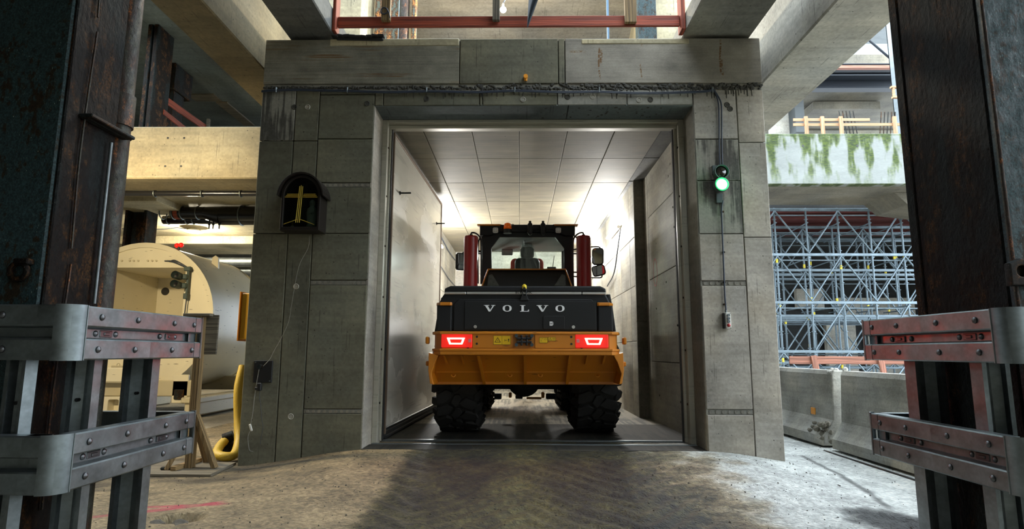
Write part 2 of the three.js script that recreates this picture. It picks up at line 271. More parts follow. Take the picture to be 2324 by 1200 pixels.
const conc = (col, m = 2.6, rough = 0.86, bump = 0.006, tx = concreteTex) => std({ map: rep(tx, m), bumpMap: rep(concreteBump, m), bumpScale: bump, color: lin(...col), roughness: rough });
const M = {
  portal: [conc([0.42, 0.395, 0.35]), conc([0.38, 0.37, 0.335], 3.1), conc([0.58, 0.535, 0.485], 2.2)],  // last tone lightened: the brighter light on the right pillar is painted in
  portalShaded: [conc([0.245, 0.238, 0.178], 2.6), conc([0.215, 0.212, 0.16], 3.1)],  // same concrete darkened: the shade on the left is painted into the colour
  portalStain: conc([0.46, 0.445, 0.4], 1.7, 0.85, 0.008, stainTex),
  joint: conc([0.10, 0.098, 0.09], 0.6, 0.95, 0.01),
  concLight: conc([0.62, 0.60, 0.54], 2.9),
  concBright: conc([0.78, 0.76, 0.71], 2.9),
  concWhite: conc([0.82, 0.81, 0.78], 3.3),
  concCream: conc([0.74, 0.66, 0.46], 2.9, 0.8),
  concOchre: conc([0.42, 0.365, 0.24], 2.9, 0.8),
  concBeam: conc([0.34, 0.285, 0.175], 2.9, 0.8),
  concPale: conc([0.52, 0.51, 0.49], 3.5),
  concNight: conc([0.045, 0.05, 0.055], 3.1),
  concDim: conc([0.27, 0.25, 0.21], 3.1),
  concDark: conc([0.22, 0.23, 0.23], 2.7),
  concBlue: conc([0.22, 0.27, 0.30], 3.7),
  barrier: conc([0.66, 0.65, 0.62], 1.6, 0.88, 0.008),
  ceil: [std({ map: rep(ceilTex, 1.4), bumpMap: rep(concreteBump, 2), bumpScale: 0.003, color: lin(0.42, 0.385, 0.315), roughness: 0.72 }), std({ map: rep(ceilTex, 1.9), bumpMap: rep(concreteBump, 2.3), bumpScale: 0.003, color: lin(0.38, 0.35, 0.285), roughness: 0.7 })],
  innerWall: [conc([0.56, 0.545, 0.49], 2.4, 0.7, 0.004), conc([0.5, 0.49, 0.445], 1.9, 0.7, 0.004)],
  innerFloor: std({ map: rep(stainTex, 2.1), bumpMap: rep(concreteBump, 2.1), bumpScale: 0.006, color: lin(0.06, 0.053, 0.04), roughness: 0.8 }),  // near slab: wet dirt, with the loader's shade painted in as well
  innerFloorFar: std({ map: rep(stainTex, 2.1), bumpMap: rep(concreteBump, 2.1), bumpScale: 0.006, color: lin(0.38, 0.35, 0.285), roughness: 0.7 }),  // far slab painted paler where the tunnel lamps light the floor
  doorSheet: std({ map: rep(smudge, 3.4), roughnessMap: rep(smudgeRough, 2.6), color: lin(0.88, 0.87, 0.83), roughness: 1, metalness: 0.0 }),
  frame: std({ map: rep(smudge, 1.1), color: lin(0.62, 0.60, 0.53), roughness: 0.42, metalness: 0.25 }),
  darkSteel: phys({ map: rep(rustTex, 1.2), color: lin(0.6, 0.55, 0.5), roughness: 0.65, specularIntensity: 0.4 }),
  rust: phys({ map: rep(rustTex, 1.0, 1.3), bumpMap: rep(rustBump, 1.0, 1.3), bumpScale: 0.02, roughness: 0.75, specularIntensity: 0.3, color: lin(0.21, 0.19, 0.165) }),
  rustBlue: phys({ specularIntensity: 0.6, map: rep(scaleTex, 0.9, 1.2), bumpMap: rep(rustBump, 0.9, 1.3), bumpScale: 0.006, roughnessMap: rep(rustRough, 0.7), roughness: 0.9, color: lin(0.95, 1.15, 1.2), metalness: 0 }),
  rustPipe: std({ map: rep(rustTex, 0.7, 1.1), bumpMap: rep(rustBump, 0.7, 1.1), bumpScale: 0.008, roughnessMap: rep(rustRough, 0.7), roughness: 0.95, color: lin(1.0, 0.66, 0.38), metalness: 0.1 }),
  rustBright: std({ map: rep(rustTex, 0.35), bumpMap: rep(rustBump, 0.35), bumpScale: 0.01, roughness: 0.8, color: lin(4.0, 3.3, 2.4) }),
  galv: std({ map: rep(galvTex, 0.5), roughnessMap: rep(galvRough, 0.6), color: lin(0.36, 0.39, 0.40), metalness: 1, roughness: 1 }),
  galvDull: std({ map: rep(galvTex, 0.4), color: lin(0.30, 0.32, 0.33), metalness: 0.85, roughness: 0.5 }),
  bolt: std({ color: lin(0.12, 0.12, 0.125), metalness: 0.9, roughness: 0.42 }),
  scaf: std({ map: rep(galvTex, 0.6), color: lin(0.29, 0.36, 0.42), metalness: 0.45, roughness: 0.42 }),
  scafYellow: std({ color: lin(0.85, 0.68, 0.05), roughness: 0.5 }),
  redPlank: std({ map: rep(woodTex, 1.1, 0.5), bumpMap: rep(woodBump, 1.1, 0.5), bumpScale: 0.003, color: lin(0.72, 0.125, 0.045), roughness: 0.7 }),
  orangePlank: std({ map: rep(woodTex, 1.1, 0.5), color: lin(1.0, 0.42, 0.28), roughness: 0.7 }),
  wood: std({ map: rep(woodTex, 0.9, 0.4), bumpMap: rep(woodBump, 0.9, 0.4), bumpScale: 0.003, color: lin(0.62, 0.40, 0.17), roughness: 0.75 }),
  woodGrey: std({ map: rep(woodTex, 0.9, 0.4), bumpMap: rep(woodBump, 0.9, 0.4), bumpScale: 0.003, color: lin(0.42, 0.36, 0.26), roughness: 0.8 }),
  woodPale: std({ map: rep(woodTex, 0.9, 0.4), color: lin(1.1, 0.62, 0.32), roughness: 0.75 }),
  cream: std({ map: rep(paintTex, 2.3), color: lin(0.86, 0.80, 0.62), roughness: 0.38 }),
  creamDark: std({ map: rep(paintTex, 1.7), color: lin(0.62, 0.56, 0.40), roughness: 0.42 }),
  black: std({ color: lin(0.012, 0.012, 0.013), roughness: 0.45 }),
  blackMatte: std({ color: lin(0.018, 0.018, 0.018), roughness: 0.8 }),
  blackGloss: std({ color: lin(0.010, 0.010, 0.011), roughness: 0.2 }),
  hood: phys({ color: lin(0.008, 0.008, 0.009), roughness: 0.55, clearcoat: 0.15, clearcoatRoughness: 0.4, specularIntensity: 0.7 }),
  grille: phys({ color: lin(0.013, 0.013, 0.013), roughness: 0.55, specularIntensity: 0.7 }),
  chrome: std({ color: lin(0.72, 0.71, 0.70), roughness: 0.28, metalness: 0.8 }),
  letter: std({ color: lin(0.95, 0.93, 0.92), roughness: 0.4 }),
  yellow: phys({ map: rep(paintTex, 1.9), color: lin(0.74, 0.245, 0.008), roughness: 0.42, clearcoat: 0.35, clearcoatRoughness: 0.3 }),
  yellowDeep: std({ color: lin(0.68, 0.24, 0.01), roughness: 0.45 }),
  label: std({ color: lin(0.90, 0.66, 0.02), roughness: 0.45 }),
  red: phys({ color: lin(0.40, 0.012, 0.012), roughness: 0.36, clearcoat: 0.5, clearcoatRoughness: 0.25 }),
  rubber: std({ color: lin(0.020, 0.019, 0.018), roughness: 0.82, bumpMap: rep(tyreBump, 0.2), bumpScale: 0.002 }),
  glass: phys({ color: lin(0.93, 0.97, 0.96), transmission: 1, roughness: 0.02, thickness: 0, ior: 1.45 }),
  glassDim: phys({ color: lin(0.55, 0.62, 0.60), transmission: 1, roughness: 0.03, thickness: 0, ior: 1.45 }),
  mirror: std({ color: lin(0.85, 0.87, 0.88), roughness: 0.03, metalness: 1 }),
  redLens: phys({ color: lin(0.8, 0.02, 0.015), roughness: 0.2, emissive: lin(1, 0.02, 0.01), emissiveIntensity: 0.55, clearcoat: 0.6 }),
  redGlow: std({ color: lin(1, 0.4, 0.3), emissive: lin(1, 0.42, 0.32), emissiveIntensity: 9 }),
  orangeLens: phys({ color: lin(1.0, 0.16, 0.01), roughness: 0.22, clearcoat: 0.8, emissive: lin(1, 0.15, 0.0), emissiveIntensity: 0.12 }),
  lampWhite: std({ color: lin(0.85, 0.85, 0.82), roughness: 0.3 }),
  tubeGlow: std({ color: lin(1, 1, 1), emissive: lin(1, 0.98, 0.93), emissiveIntensity: 9 }),
  bulbGlow: std({ color: lin(1, 1, 1), emissive: lin(1, 0.95, 0.8), emissiveIntensity: 16 }),
  discGlow: std({ color: lin(1, 1, 1), emissive: lin(1, 0.96, 0.9), emissiveIntensity: 6 }),
  greenGlow: std({ color: lin(0.4, 1, 0.6), emissive: lin(0.45, 1, 0.62), emissiveIntensity: 6 }),
  greenRing: phys({ color: lin(0.05, 0.45, 0.16), roughness: 0.3, emissive: lin(0.02, 0.6, 0.18), emissiveIntensity: 0.6 }),
  signalBody: std({ color: lin(0.05, 0.075, 0.07), roughness: 0.5 }),
  gold: std({ color: lin(0.55, 0.38, 0.05), roughness: 0.4, metalness: 0.3 }),
  statue: std({ color: lin(0.62, 0.60, 0.54), roughness: 0.6 }),
  shrine: std({ color: lin(0.014, 0.010, 0.008), roughness: 0.4 }),
  cable: std({ color: lin(0.030, 0.040, 0.060), roughness: 0.45 }),
  wire: std({ color: lin(0.20, 0.20, 0.18), roughness: 0.5 }),
  hose: std({ color: lin(0.60, 0.40, 0.04), roughness: 0.5, bumpMap: rep(tyreBump, 0.3), bumpScale: 0.003 }),
  cabinet: std({ color: lin(0.68, 0.36, 0.02), roughness: 0.45 }),
  skin: std({ color: lin(0.50, 0.27, 0.19), roughness: 0.6 }),
  jacket: std({ color: lin(0.72, 0.05, 0.03), roughness: 0.85 }),
  helmet: std({ color: lin(0.85, 0.85, 0.84), roughness: 0.3 }),
  seat: std({ color: lin(0.016, 0.020, 0.020), roughness: 0.45 }),
  film: phys({ color: lin(0.92, 0.94, 0.94), transmission: 0.9, roughness: 0.12, thickness: 0 }),
  tarp: std({ color: lin(0.035, 0.045, 0.055), roughness: 0.38 }),
  whiteSteel: std({ map: rep(smudge, 1.5), color: lin(0.26, 0.31, 0.36), roughness: 0.5 }),
  navySteel: std({ color: lin(0.012, 0.017, 0.026), roughness: 0.6 }),
  panelGrey: std({ map: rep(smudge, 2.5), color: lin(0.085, 0.097, 0.107), roughness: 0.6 }),
  stone: conc([0.16, 0.15, 0.13], 0.4, 0.9, 0.01),
  orangeRef: std({ color: lin(0.9, 0.35, 0.03), roughness: 0.35 }),
};
// flat print on small labels
function print(w, h, draw) { const c = document.createElement('canvas'); c.width = w; c.height = h; const x = c.getContext('2d'); draw(x, w, h); const t = new THREE.CanvasTexture(c); t.colorSpace = THREE.SRGBColorSpace; t.magFilter = THREE.LinearFilter; return t; }
function sheetUV(g, x0, y0, x1, y1) { const p = g.attributes.position, uv = new Float32Array(p.count * 2); for (let i = 0; i < p.count; i++) { uv[2 * i] = (p.getX(i) - x0) / (x1 - x0); uv[2 * i + 1] = (p.getY(i) - y0) / (y1 - y0); } g.setAttribute('uv', new THREE.BufferAttribute(uv, 2)); return g; }
// ---------------------------------------------------------------- ground
const rampX = (x) => sstep(-3.5, -1.75, x) * (1 - sstep(2.15, 3.9, x) * 0.97);
function groundY(x, z) {
  let h = 0.205 * rampX(x + 0.06 * Math.sin(z * 2.1)) * sstep(-4.6, -7.35, z);
  h += 0.012 * (fbm((x + 40) / 100, (z + 60) / 100, 70, 70, 3, 201) - 0.5) * 2;
  const t = sstep(-1.45, -1.15, x) * (1 - sstep(1.5, 1.9, x)) * sstep(-7.5, -7.0, z);       // wheel ruts with a herringbone tread
  const u = (x - 0.05) * 1.0, wave = Math.sin((z * 1.0 + Math.abs(Math.abs(u) - 0.95) * 0.9) * 26 + 9 * fbm((x + 40) / 100, (z + 60) / 100, 130, 130, 3, 202));
  h += t * (0.009 * wave * (0.3 + 1.2 * fbm((x + 40) / 100, (z + 60) / 100, 160, 160, 2, 207)) - 0.008);
  const q = Math.hypot((x + 2.80) / 0.26, (z + 5.04) / 0.16); h -= 0.10 * (1 - sstep(0.55, 1.0, q));   // broken hole at the left
  const m = Math.hypot((x - 3.0) / 0.42, (z + 5.12) / 0.34); h += (1 - sstep(0.4, 1, m)) * (0.09 * (fbm((x + 40) / 100, (z + 60) / 100, 700, 900, 3, 203) - 0.5) - 0.015);  // churned mud at the right
  return h;
}
function groundGrid(x0, x1, z0, z1, nx, nz) {
  const pos = [], uv = [], idx = [];
  for (let j = 0; j <= nz; j++) for (let i = 0; i <= nx; i++) { const x = lerp(x0, x1, i / nx), z = lerp(z0, z1, j / nz); pos.push(x, groundY(x, z), z); uv.push((x - x0) / (x1 - x0), (z - z0) / (z1 - z0)); }
  for (let j = 0; j < nz; j++) for (let i = 0; i < nx; i++) { const a = j * (nx + 1) + i; idx.push(a, a + 1, a + nx + 1, a + 1, a + nx + 2, a + nx + 1); }
  const g = new THREE.BufferGeometry(); g.setAttribute('position', new THREE.Float32BufferAttribute(pos, 3)); g.setAttribute('uv', new THREE.Float32BufferAttribute(uv, 2)); g.setIndex(idx); g.computeVertexNormals(); return flippedIfDown(g);
}
function flippedIfDown(g) { if (g.attributes.normal.getY(0) < 0) { const i = g.index.array; for (let k = 0; k < i.length; k += 3) { const t = i[k]; i[k] = i[k + 1]; i[k + 1] = t; } g.computeVertexNormals(); } return g; }
const GX0 = -5.5, GX1 = 6.5, GZ0 = -11.5, GZ1 = -3.5;
const pebbleMarks = dots(2048, 1366, 2600, 0.8, 3.2, 211);
const groundTex = texture(2048, 1366, (u, v, px, py) => {
  const x = lerp(GX0, GX1, u), z = lerp(GZ0, GZ1, v);
  const big = fbm(u, v, 7, 5, 5, 212) - 0.5, mid = fbm(u, v, 50, 30, 4, 213) - 0.5, fine = fbm(u, v, 420, 300, 2, 214) - 0.5, drag = fbm(u, v, 24, 60, 4, 215) - 0.5;
  const edge = 0.10 * (fbm(u, v, 60, 60, 3, 216) - 0.5) * 2;
  const dirt = sstep(-1.36, -1.16, x + edge) * (1 - sstep(0.9, 2.1, x + 5 * edge + 0.6 * big));
  const rut = Math.abs(Math.abs(x - 0.05) - 0.95), wave = Math.sin((z + rut * 0.9) * 26 + 9 * fbm(u, v, 16, 10, 3, 217));
  const leftShade = 1 - sstep(0.9, 2.0, x + 3.2 * big + 1.2 * mid);  // painted light: left ground darker and warmer, right ground lighter and bluer
  let k = lerp(0.88, 0.64, leftShade) + 0.34 * big + 0.26 * mid + 0.34 * fine + 0.12 * drag;
  let c = [k * lerp(0.95, 1, leftShade), k * lerp(0.985, 0.91, leftShade), k * lerp(1.0, 0.735, leftShade)];
  const dk = 0.215 + 0.20 * big + 0.26 * mid + 0.30 * fine + 0.03 * wave * (1 - sstep(0.35, 0.7, rut)) + 0.12 * Math.exp(-Math.pow((x - 0.0) / 0.28, 2));
  c = [0, 1, 2].map((i) => lerp(c[i], dk * [0.93, 0.90, 0.52][i], dirt * 0.93));
  const grit = sstep(0.55, 0.75, fbm(u, v, 9, 7, 4, 219) + 0.25 * sstep(1.2, 4, x) - 0.1) * 0.6;
  const pm = pebbleMarks[py * 2048 + px]; c = c.map((q) => q * (1 - 0.6 * pm * (0.35 + grit)));
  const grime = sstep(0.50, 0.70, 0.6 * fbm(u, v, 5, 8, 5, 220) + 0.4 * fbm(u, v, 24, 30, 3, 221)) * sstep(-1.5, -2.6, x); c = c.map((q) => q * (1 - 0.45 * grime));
  const mud = 1 - sstep(0.5, 1.05, Math.hypot((x - 3.0) / 0.44, (z + 5.12) / 0.36) + 0.7 * mid); c = c.map((q) => q * (1 - 0.72 * mud));
  const line = Math.abs(x - (3.36 + (-6.06 - z) * 0.19 + 0.25 * big)); c = c.map((q) => q * (1 - 0.45 * (1 - sstep(0.01, 0.07, line + 0.08 * Math.abs(mid))) * sstep(-8.3, -8.0, z) * (1 - sstep(-5.6, -5.3, z))));
  const p1 = (1 - sstep(0.03, 0.06, Math.abs(z + 5.11 + 0.41 * (x + 3.46) + 0.05 * mid))) * sstep(-3.6, -3.4, x) * (1 - sstep(-2.7, -2.58, x));   // pink survey paint
  const p2 = (1 - sstep(0.02, 0.05, Math.abs(z + 5.37 + 0.06 * (x + 3.2)))) * sstep(-3.35, -3.2, x) * (1 - sstep(-2.62, -2.5, x));
  const pk = 0.8 * clamp(Math.max(p1, p2) * (-0.1 + 1.5 * fbm(u, v, 90, 60, 3, 222)));
  return [lerp(c[0], 0.86, pk), lerp(c[1], 0.28, pk), lerp(c[2], 0.40, pk)];
});
groundTex.wrapS = groundTex.wrapT = THREE.ClampToEdgeWrapping;
const gb = texture(N, N, (u, v, x, y) => 0.5 + 0.5 * (fbm(u, v, 40, 40, 4, 231) - 0.5) + 0.35 * (fbm(u, v, 160, 160, 2, 232) - 0.5) + 0.5 * at(specks, x, y), false);
const gbr = gb.clone(); gbr.repeat.set(6, 4); gbr.needsUpdate = true;
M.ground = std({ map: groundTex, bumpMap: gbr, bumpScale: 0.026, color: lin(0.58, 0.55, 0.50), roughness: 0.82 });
M.groundFar = std({ map: rep(concreteTex, 3.7), bumpMap: rep(gb, 2.3), bumpScale: 0.014, color: lin(0.42, 0.39, 0.33), roughness: 0.85 });
{
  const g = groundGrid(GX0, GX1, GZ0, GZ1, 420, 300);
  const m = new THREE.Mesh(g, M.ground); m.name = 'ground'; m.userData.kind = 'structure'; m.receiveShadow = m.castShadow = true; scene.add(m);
  const far = [[-26, GX0, -26, 16], [GX1, 26, -34, 16], [GX0, GX1, GZ1, 16], [GX0, -3.2, -26, GZ0], [3.05, GX1, -34, GZ0]].map(([a, b, c, d], i) => span(a, -0.3, c, b, 0.0, d, 0.0001));
  single('ground_2', far, M.groundFar, null, null, { kind: 'structure' });
}
// ---------------------------------------------------------------- the concrete portal (front of the tunnel)
const ZF = -7.25, OL = -1.88, OR = 2.22, PL = -3.35, PR = 3.12, OT = 4.49, TOP = 5.41, FL = 0.22;
const portal = structure('wall_front', [0, 0, ZF]);
part('core', [span(PL + 0.02, -0.3, ZF - 0.45, OL - 0.02, OT + 0.2, ZF - 0.022, 0.01), span(OR + 0.02, -0.3, ZF - 0.45, PR - 0.02, OT + 0.2, ZF - 0.022, 0.01), span(PL + 0.02, OT + 0.02, ZF - 0.45, PR - 0.02, TOP - 0.012, ZF - 0.022, 0.01)], M.joint, portal);
const T = 0.028;
function facePanel(x0, y0, x1, y1, m, proud = 0) { return part('concrete_panel', span(x0 + 0.005, y0 + 0.005, ZF - T, x1 - 0.005, y1 - 0.005, ZF + proud, 0.006), m ?? M.portal[Math.floor(rnd() * 3)], portal); }
function tieStrip(x0, y0, x1, y1) {           // sunk strip with a row of round tie holes
  const s = part('tie_strip', span(x0, y0, ZF - T, x1, y1, ZF - 0.012, 0.003), M.portal[1], portal), n = Math.max(3, Math.round((x1 - x0) / 0.075)), cy = (y0 + y1) / 2;
  const gs = []; for (let i = 0; i < n; i++) { const cx = lerp(x0 + 0.05, x1 - 0.05, i / (n - 1)); gs.push(cyl(V(cx, cy, ZF - 0.02), V(cx, cy, ZF - 0.004), (y1 - y0) * 0.36, 10)); }
  part('tie_plug', gs, M.portal[0], s);
}
// left pillar: three columns of shuttering panels
const LV1 = -2.905, LV2 = -2.595;
for (const [y0, y1, m] of [[4.02, 4.70, M.portalStain], [2.81, 4.02, M.portalShaded[1]], [-0.2, 2.81, M.portalShaded[0]]]) facePanel(PL, y0, LV1, y1, m);
for (const [y0, y1] of [[4.02, 4.70], [2.81, 4.02], [-0.2, 2.81]]) facePanel(LV1, y0, LV2, y1, M.portalShaded[y0 > 0 ? 0 : 1]);
for (const [y0, y1] of [[4.645, 4.70], [4.045, 4.645], [3.465, 4.045], [2.81, 3.41], [2.22, 2.81], [0.665, 2.165], [-0.2, 0.615]]) facePanel(LV2, y0, OL, y1, M.portalShaded[rnd() < 0.5 ? 0 : 1]);
tieStrip(LV2, 3.41, OL, 3.465); tieStrip(LV2, 2.165, OL, 2.22); tieStrip(LV2, 0.615, OL, 0.665);
// right pillar: two columns
const RV = 2.773;
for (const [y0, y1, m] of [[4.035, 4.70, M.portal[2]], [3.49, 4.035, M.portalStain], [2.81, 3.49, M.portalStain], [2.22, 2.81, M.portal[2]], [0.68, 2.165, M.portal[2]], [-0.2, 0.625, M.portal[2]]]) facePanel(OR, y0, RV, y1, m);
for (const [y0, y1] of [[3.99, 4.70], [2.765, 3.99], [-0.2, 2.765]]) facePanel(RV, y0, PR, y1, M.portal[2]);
tieStrip(OR, 2.165, RV, 2.22); tieStrip(OR, 0.625, RV, 0.68);
// lintel and upper beam
{ const xs = [OL, -1.77, -0.525, -0.485, 0.48, 1.376, OR]; for (let i = 0; i < 6; i++) facePanel(xs[i], OT, xs[i + 1], 4.70, i < 4 ? M.portalShaded[i % 2] : M.portal[1]); }
{ const xs = [PL, -0.79, 0.496, 0.582, PR];
  const streak = texture(1024, 256, (u, v) => { const run = sstep(0.60, 0.74, fbm(u, v, 3, 34, 4, 301)) * sstep(0.42, 0.6, fbm(u, v, 6, 5, 3, 302)), b = fbm(u, v, 10, 3, 5, 303) - 0.5, g = fbm(u, v, 4, 60, 4, 304) - 0.5, f = fbm(u, v, 300, 80, 2, 305) - 0.5; const k = 0.76 + 0.34 * b + 0.22 * g + 0.1 * f; return [lerp(k, 0.62, run * 0.8), lerp(k * 0.985, 0.42, run * 0.8), lerp(k * 0.94, 0.20, run * 0.8)]; });
  const lines = texture(1024, 256, (u, v) => { const x = lerp(0.582, PR, u), y = lerp(4.785, TOP, v); let r = 0; for (const [lx, a, b2, w] of [[1.03, 4.83, 5.25, 0.010], [1.06, 5.05, 5.22, 0.016], [1.57, 4.85, 5.02, 0.008], [1.58, 5.28, 5.38, 0.01], [2.60, 4.9, 5.36, 0.011], [2.62, 4.88, 5.08, 0.012], [0.75, 5.2, 5.21, 0.09]]) r = Math.max(r, (1 - sstep(w * 0.6, w * 1.4, Math.abs(x - lx + 0.01 * Math.sin(y * 9)))) * sstep(a, a + 0.03, y) * (1 - sstep(b2, b2 + 0.04, y))); r *= sstep(0.3, 0.6, fbm(u, v, 120, 40, 3, 311)); const b = fbm(u, v, 9, 3, 5, 312) - 0.5, g = fbm(u, v, 5, 40, 4, 313) - 0.5, f = fbm(u, v, 300, 80, 2, 314) - 0.5; const k = 0.78 + 0.3 * b + 0.1 * g + 0.09 * f; return [lerp(k, 0.55, r * 0.8), lerp(k * 0.98, 0.36, r * 0.8), lerp(k * 0.94, 0.16, r * 0.8)]; });
  const ms = [std({ map: streak, bumpMap: rep(concreteBump, 0.9, 0.3), bumpScale: 0.005, color: lin(0.36, 0.345, 0.29), roughness: 0.86 }), M.portalShaded[0], M.portalShaded[0], std({ map: lines, bumpMap: rep(concreteBump, 0.9, 0.3), bumpScale: 0.005, color: lin(0.45, 0.425, 0.38), roughness: 0.86 })];
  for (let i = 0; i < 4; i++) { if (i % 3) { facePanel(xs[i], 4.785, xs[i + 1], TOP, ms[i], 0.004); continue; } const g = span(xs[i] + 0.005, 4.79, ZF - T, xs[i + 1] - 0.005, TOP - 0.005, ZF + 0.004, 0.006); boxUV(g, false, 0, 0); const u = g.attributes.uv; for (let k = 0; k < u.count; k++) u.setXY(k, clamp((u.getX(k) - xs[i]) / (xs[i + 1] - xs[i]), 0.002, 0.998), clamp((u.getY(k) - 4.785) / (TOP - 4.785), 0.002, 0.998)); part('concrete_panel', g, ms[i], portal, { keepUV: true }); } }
part('coping', [span(-2.5, TOP - 0.1, ZF - 0.02, -0.8, TOP + 0.004, ZF + 0.012, 0.01), span(0.8, TOP - 0.085, ZF - 0.02, 2.2, TOP - 0.012, ZF + 0.013, 0.01)], M.concCream, portal);
{ // rough pour joint between lintel and beam: lumps of slurry with runs
  const gs = [];
  for (let x = PL + 0.02; x < PR; x += 0.034) { const s = (x > -0.6 || (x < -0.65 && rnd() < 0.6)) ? 1 : 0.6, k = sstep(-3.4, 0, x); const g = new THREE.IcosahedronGeometry(1, 1); g.scale(rr(0.018, 0.034), rr(0.014, 0.034) * s, rr(0.010, 0.018)); gs.push(g.translate(x, 4.742 + rr(-0.028, 0.028) * k, ZF - 0.010)); if (x > -0.5) { const g2 = new THREE.IcosahedronGeometry(1, 1); g2.scale(rr(0.014, 0.026), rr(0.012, 0.022), rr(0.010, 0.02)); gs.push(g2.translate(x + 0.015, 4.742 + rr(-0.045, 0.045), ZF - 0.008)); } }
  for (let i = 0; i < 110; i++) { const x = rr(-1.6, PR - 0.1), l = rr(0.03, 0.16); gs.push(cyl(V(x, 4.735, ZF + 0.001), V(x + rr(-0.01, 0.01), 4.735 - l, ZF + 0.001), 0.004, 5, 0.006)); }
  part('pour_joint', gs, M.joint, portal, { stuff: true });
  part('pour_bed', span(PL + 0.01, 4.695, ZF - T, PR - 0.01, 4.79, ZF - 0.014, 0.004), M.portal[1], portal);
}
for (const [px, py] of [[968, 224], [1187, 226], [1288, 220], [1450, 227], [1476, 226], [1345, 219], [1657, 247], [698, 243], [668, 243], [833, 235], [1650, 238], [672, 650], [660, 945]]) {
  const p = P(px, py, ZF); part('tie_hole', [turned(new THREE.TorusGeometry(0.030, 0.007, 6, 16), 0).translate(p.x, p.y, ZF + 0.001), cyl(V(p.x, p.y, ZF - 0.01), V(p.x, p.y, ZF + 0.003), 0.02, 10)], rnd() < 0.5 ? M.joint : M.concLight, portal);
}
{ const p = P(1193, 176, ZF); part('anchor_plug', [cyl(V(p.x, p.y, ZF), V(p.x, p.y, ZF + 0.05), 0.028, 10), cyl(V(p.x, p.y - 0.05, ZF + 0.012), V(p.x, p.y + 0.02, ZF + 0.03), 0.02, 8)], M.orangeRef, portal); }
// reveals
part('reveal', span(OL - 0.02, FL - 0.3, ZF - 0.45, OL + 0.005, OT, ZF - 0.01, 0.004), M.portal[2], portal);
part('reveal', span(OR - 0.005, FL - 0.3, ZF - 0.45, OR + 0.02, OT, ZF - 0.01, 0.004), M.portal[1], portal);
part('soffit', [span(OL, OT - 0.005, ZF - 0.45, 0.62, OT + 0.02, ZF - 0.01, 0.004), span(0.63, OT - 0.005, ZF - 0.45, OR, OT + 0.02, ZF - 0.01, 0.004)], M.concBlue, portal);
{ const gs = []; for (let i = 0; i < 34; i++) { const x = 0.2 + 1.7 * rnd(), z = ZF - 0.05 - 0.36 * rnd(); gs.push(cyl(V(x, OT - 0.007, z), V(x, OT, z), rr(0.008, 0.02), 7).scale(1, 1, 1)); } part('pour_hole', gs, M.joint, portal, { stuff: true }); }
// ---------------------------------------------------------------- tunnel behind it
const ZT = -18.6, CY = 4.495;
const ceiling = structure('ceiling', [0, CY, -13]);
part('slab', span(PL, CY + 0.03, ZT - 0.4, PR, TOP - 0.02, -7.68, 0.01), M.joint, ceiling);
{ const xs = [-2.06, -1.395, -0.697, -0.012, 0.683, 1.362, 2.03], zs = [-7.70, -7.88, -9.39, -10.8, -12.19, -13.58, -15.05, -16.6, ZT];
  for (let j = 1; j < zs.length - 1; j++) for (let i = 0; i < xs.length - 1; i++) part('ceiling_panel', span(xs[i] + 0.004, CY + rr(0, 0.003), zs[j + 1] + 0.004, xs[i + 1] - 0.004, CY + 0.035, zs[j] - 0.004, 0.006), M.ceil[(i + j) % 2], ceiling);
  for (let j = 1; j < 3; j++) part('edge_strip', span(2.035, CY + 0.012, j === 1 ? -9.38 : -10.72, 2.34, CY + 0.04, j === 1 ? -7.88 : -9.40, 0.006), M.concDark, ceiling);
  part('edge_strip', span(2.035, CY + 0.004, ZT, 2.14, CY + 0.04, -10.72, 0.006), M.concDark, ceiling); }
const wallR = structure('wall_right', [2.1, FL, -13]);
part('core', [span(2.32, -0.3, -10.72, PR, CY + 0.05, -7.70, 0.01), span(2.13, -0.3, ZT, PR, CY + 0.05, -10.70, 0.01)], M.joint, wallR);
for (const [y0, y1] of [[FL - 0.1, 1.2], [1.2, 2.61], [2.61, 3.72], [3.72, CY + 0.02]]) {
  part('concrete_panel', span(2.285, y0 + 0.005, -10.38, 2.33, y1 - 0.005, -7.90, 0.006), M.innerWall[Math.floor(rnd() * 2)], wallR);
  part('concrete_panel', span(2.285, y0 + 0.005 - (y0 < 1 ? 0 : 0.03), -10.70, 2.33, y1 - 0.005, -10.39, 0.006), M.innerWall[0], wallR);
}
part('niche_end', [span(2.10, FL - 0.1, -10.74, 2.33, 1.9, -10.685, 0.004), span(2.10, 1.906, -10.74, 2.33, CY + 0.02, -10.685, 0.004)], M.portal[1], wallR);
{ const zs = [-10.735, -11.2, -12.2, -13.2, -14.2, -15.2, -16.2, -17.2, ZT], ys = [FL - 0.1, 1.55, 2.55, 3.45, CY + 0.02];
  for (let j = 0; j < zs.length - 1; j++) for (let i = 0; i < 4; i++) part('concrete_panel', span(2.10 + rr(0, 0.003), ys[i] + 0.004, zs[j + 1] + 0.003, 2.14, ys[i + 1] - 0.004, zs[j] - 0.003, 0.006), M.innerWall[(i + j) % 2], wallR); }
{ const c = PX(1487, 618, 2.283), g = new THREE.TorusGeometry(0.17, 0.006, 5, 30); g.scale(0.8, 1.35, 0.4); turned(g, 0, Math.PI / 2); part('paint_mark', g.translate(2.284, c.y, c.z), std({ color: lin(0.75, 0.16, 0.2), roughness: 0.8 }), wallR, { label: 'pink sprayed oval mark' }); }
for (const [px, py] of [[1516, 400], [1527, 470], [1530, 515], [1489, 552], [1487, 566], [1537, 687], [1497, 897], [1545, 912], [1520, 372], [1490, 700], [1512, 640]]) { const q = PX(px, py, 2.284); part('tie_hole', cyl(V(2.28, q.y, q.z), V(2.30, q.y, q.z), 0.017, 9), rnd() < 0.5 ? M.joint : M.concWhite, wallR); }
const wallL = structure('wall_left', [-2, FL, -13]);
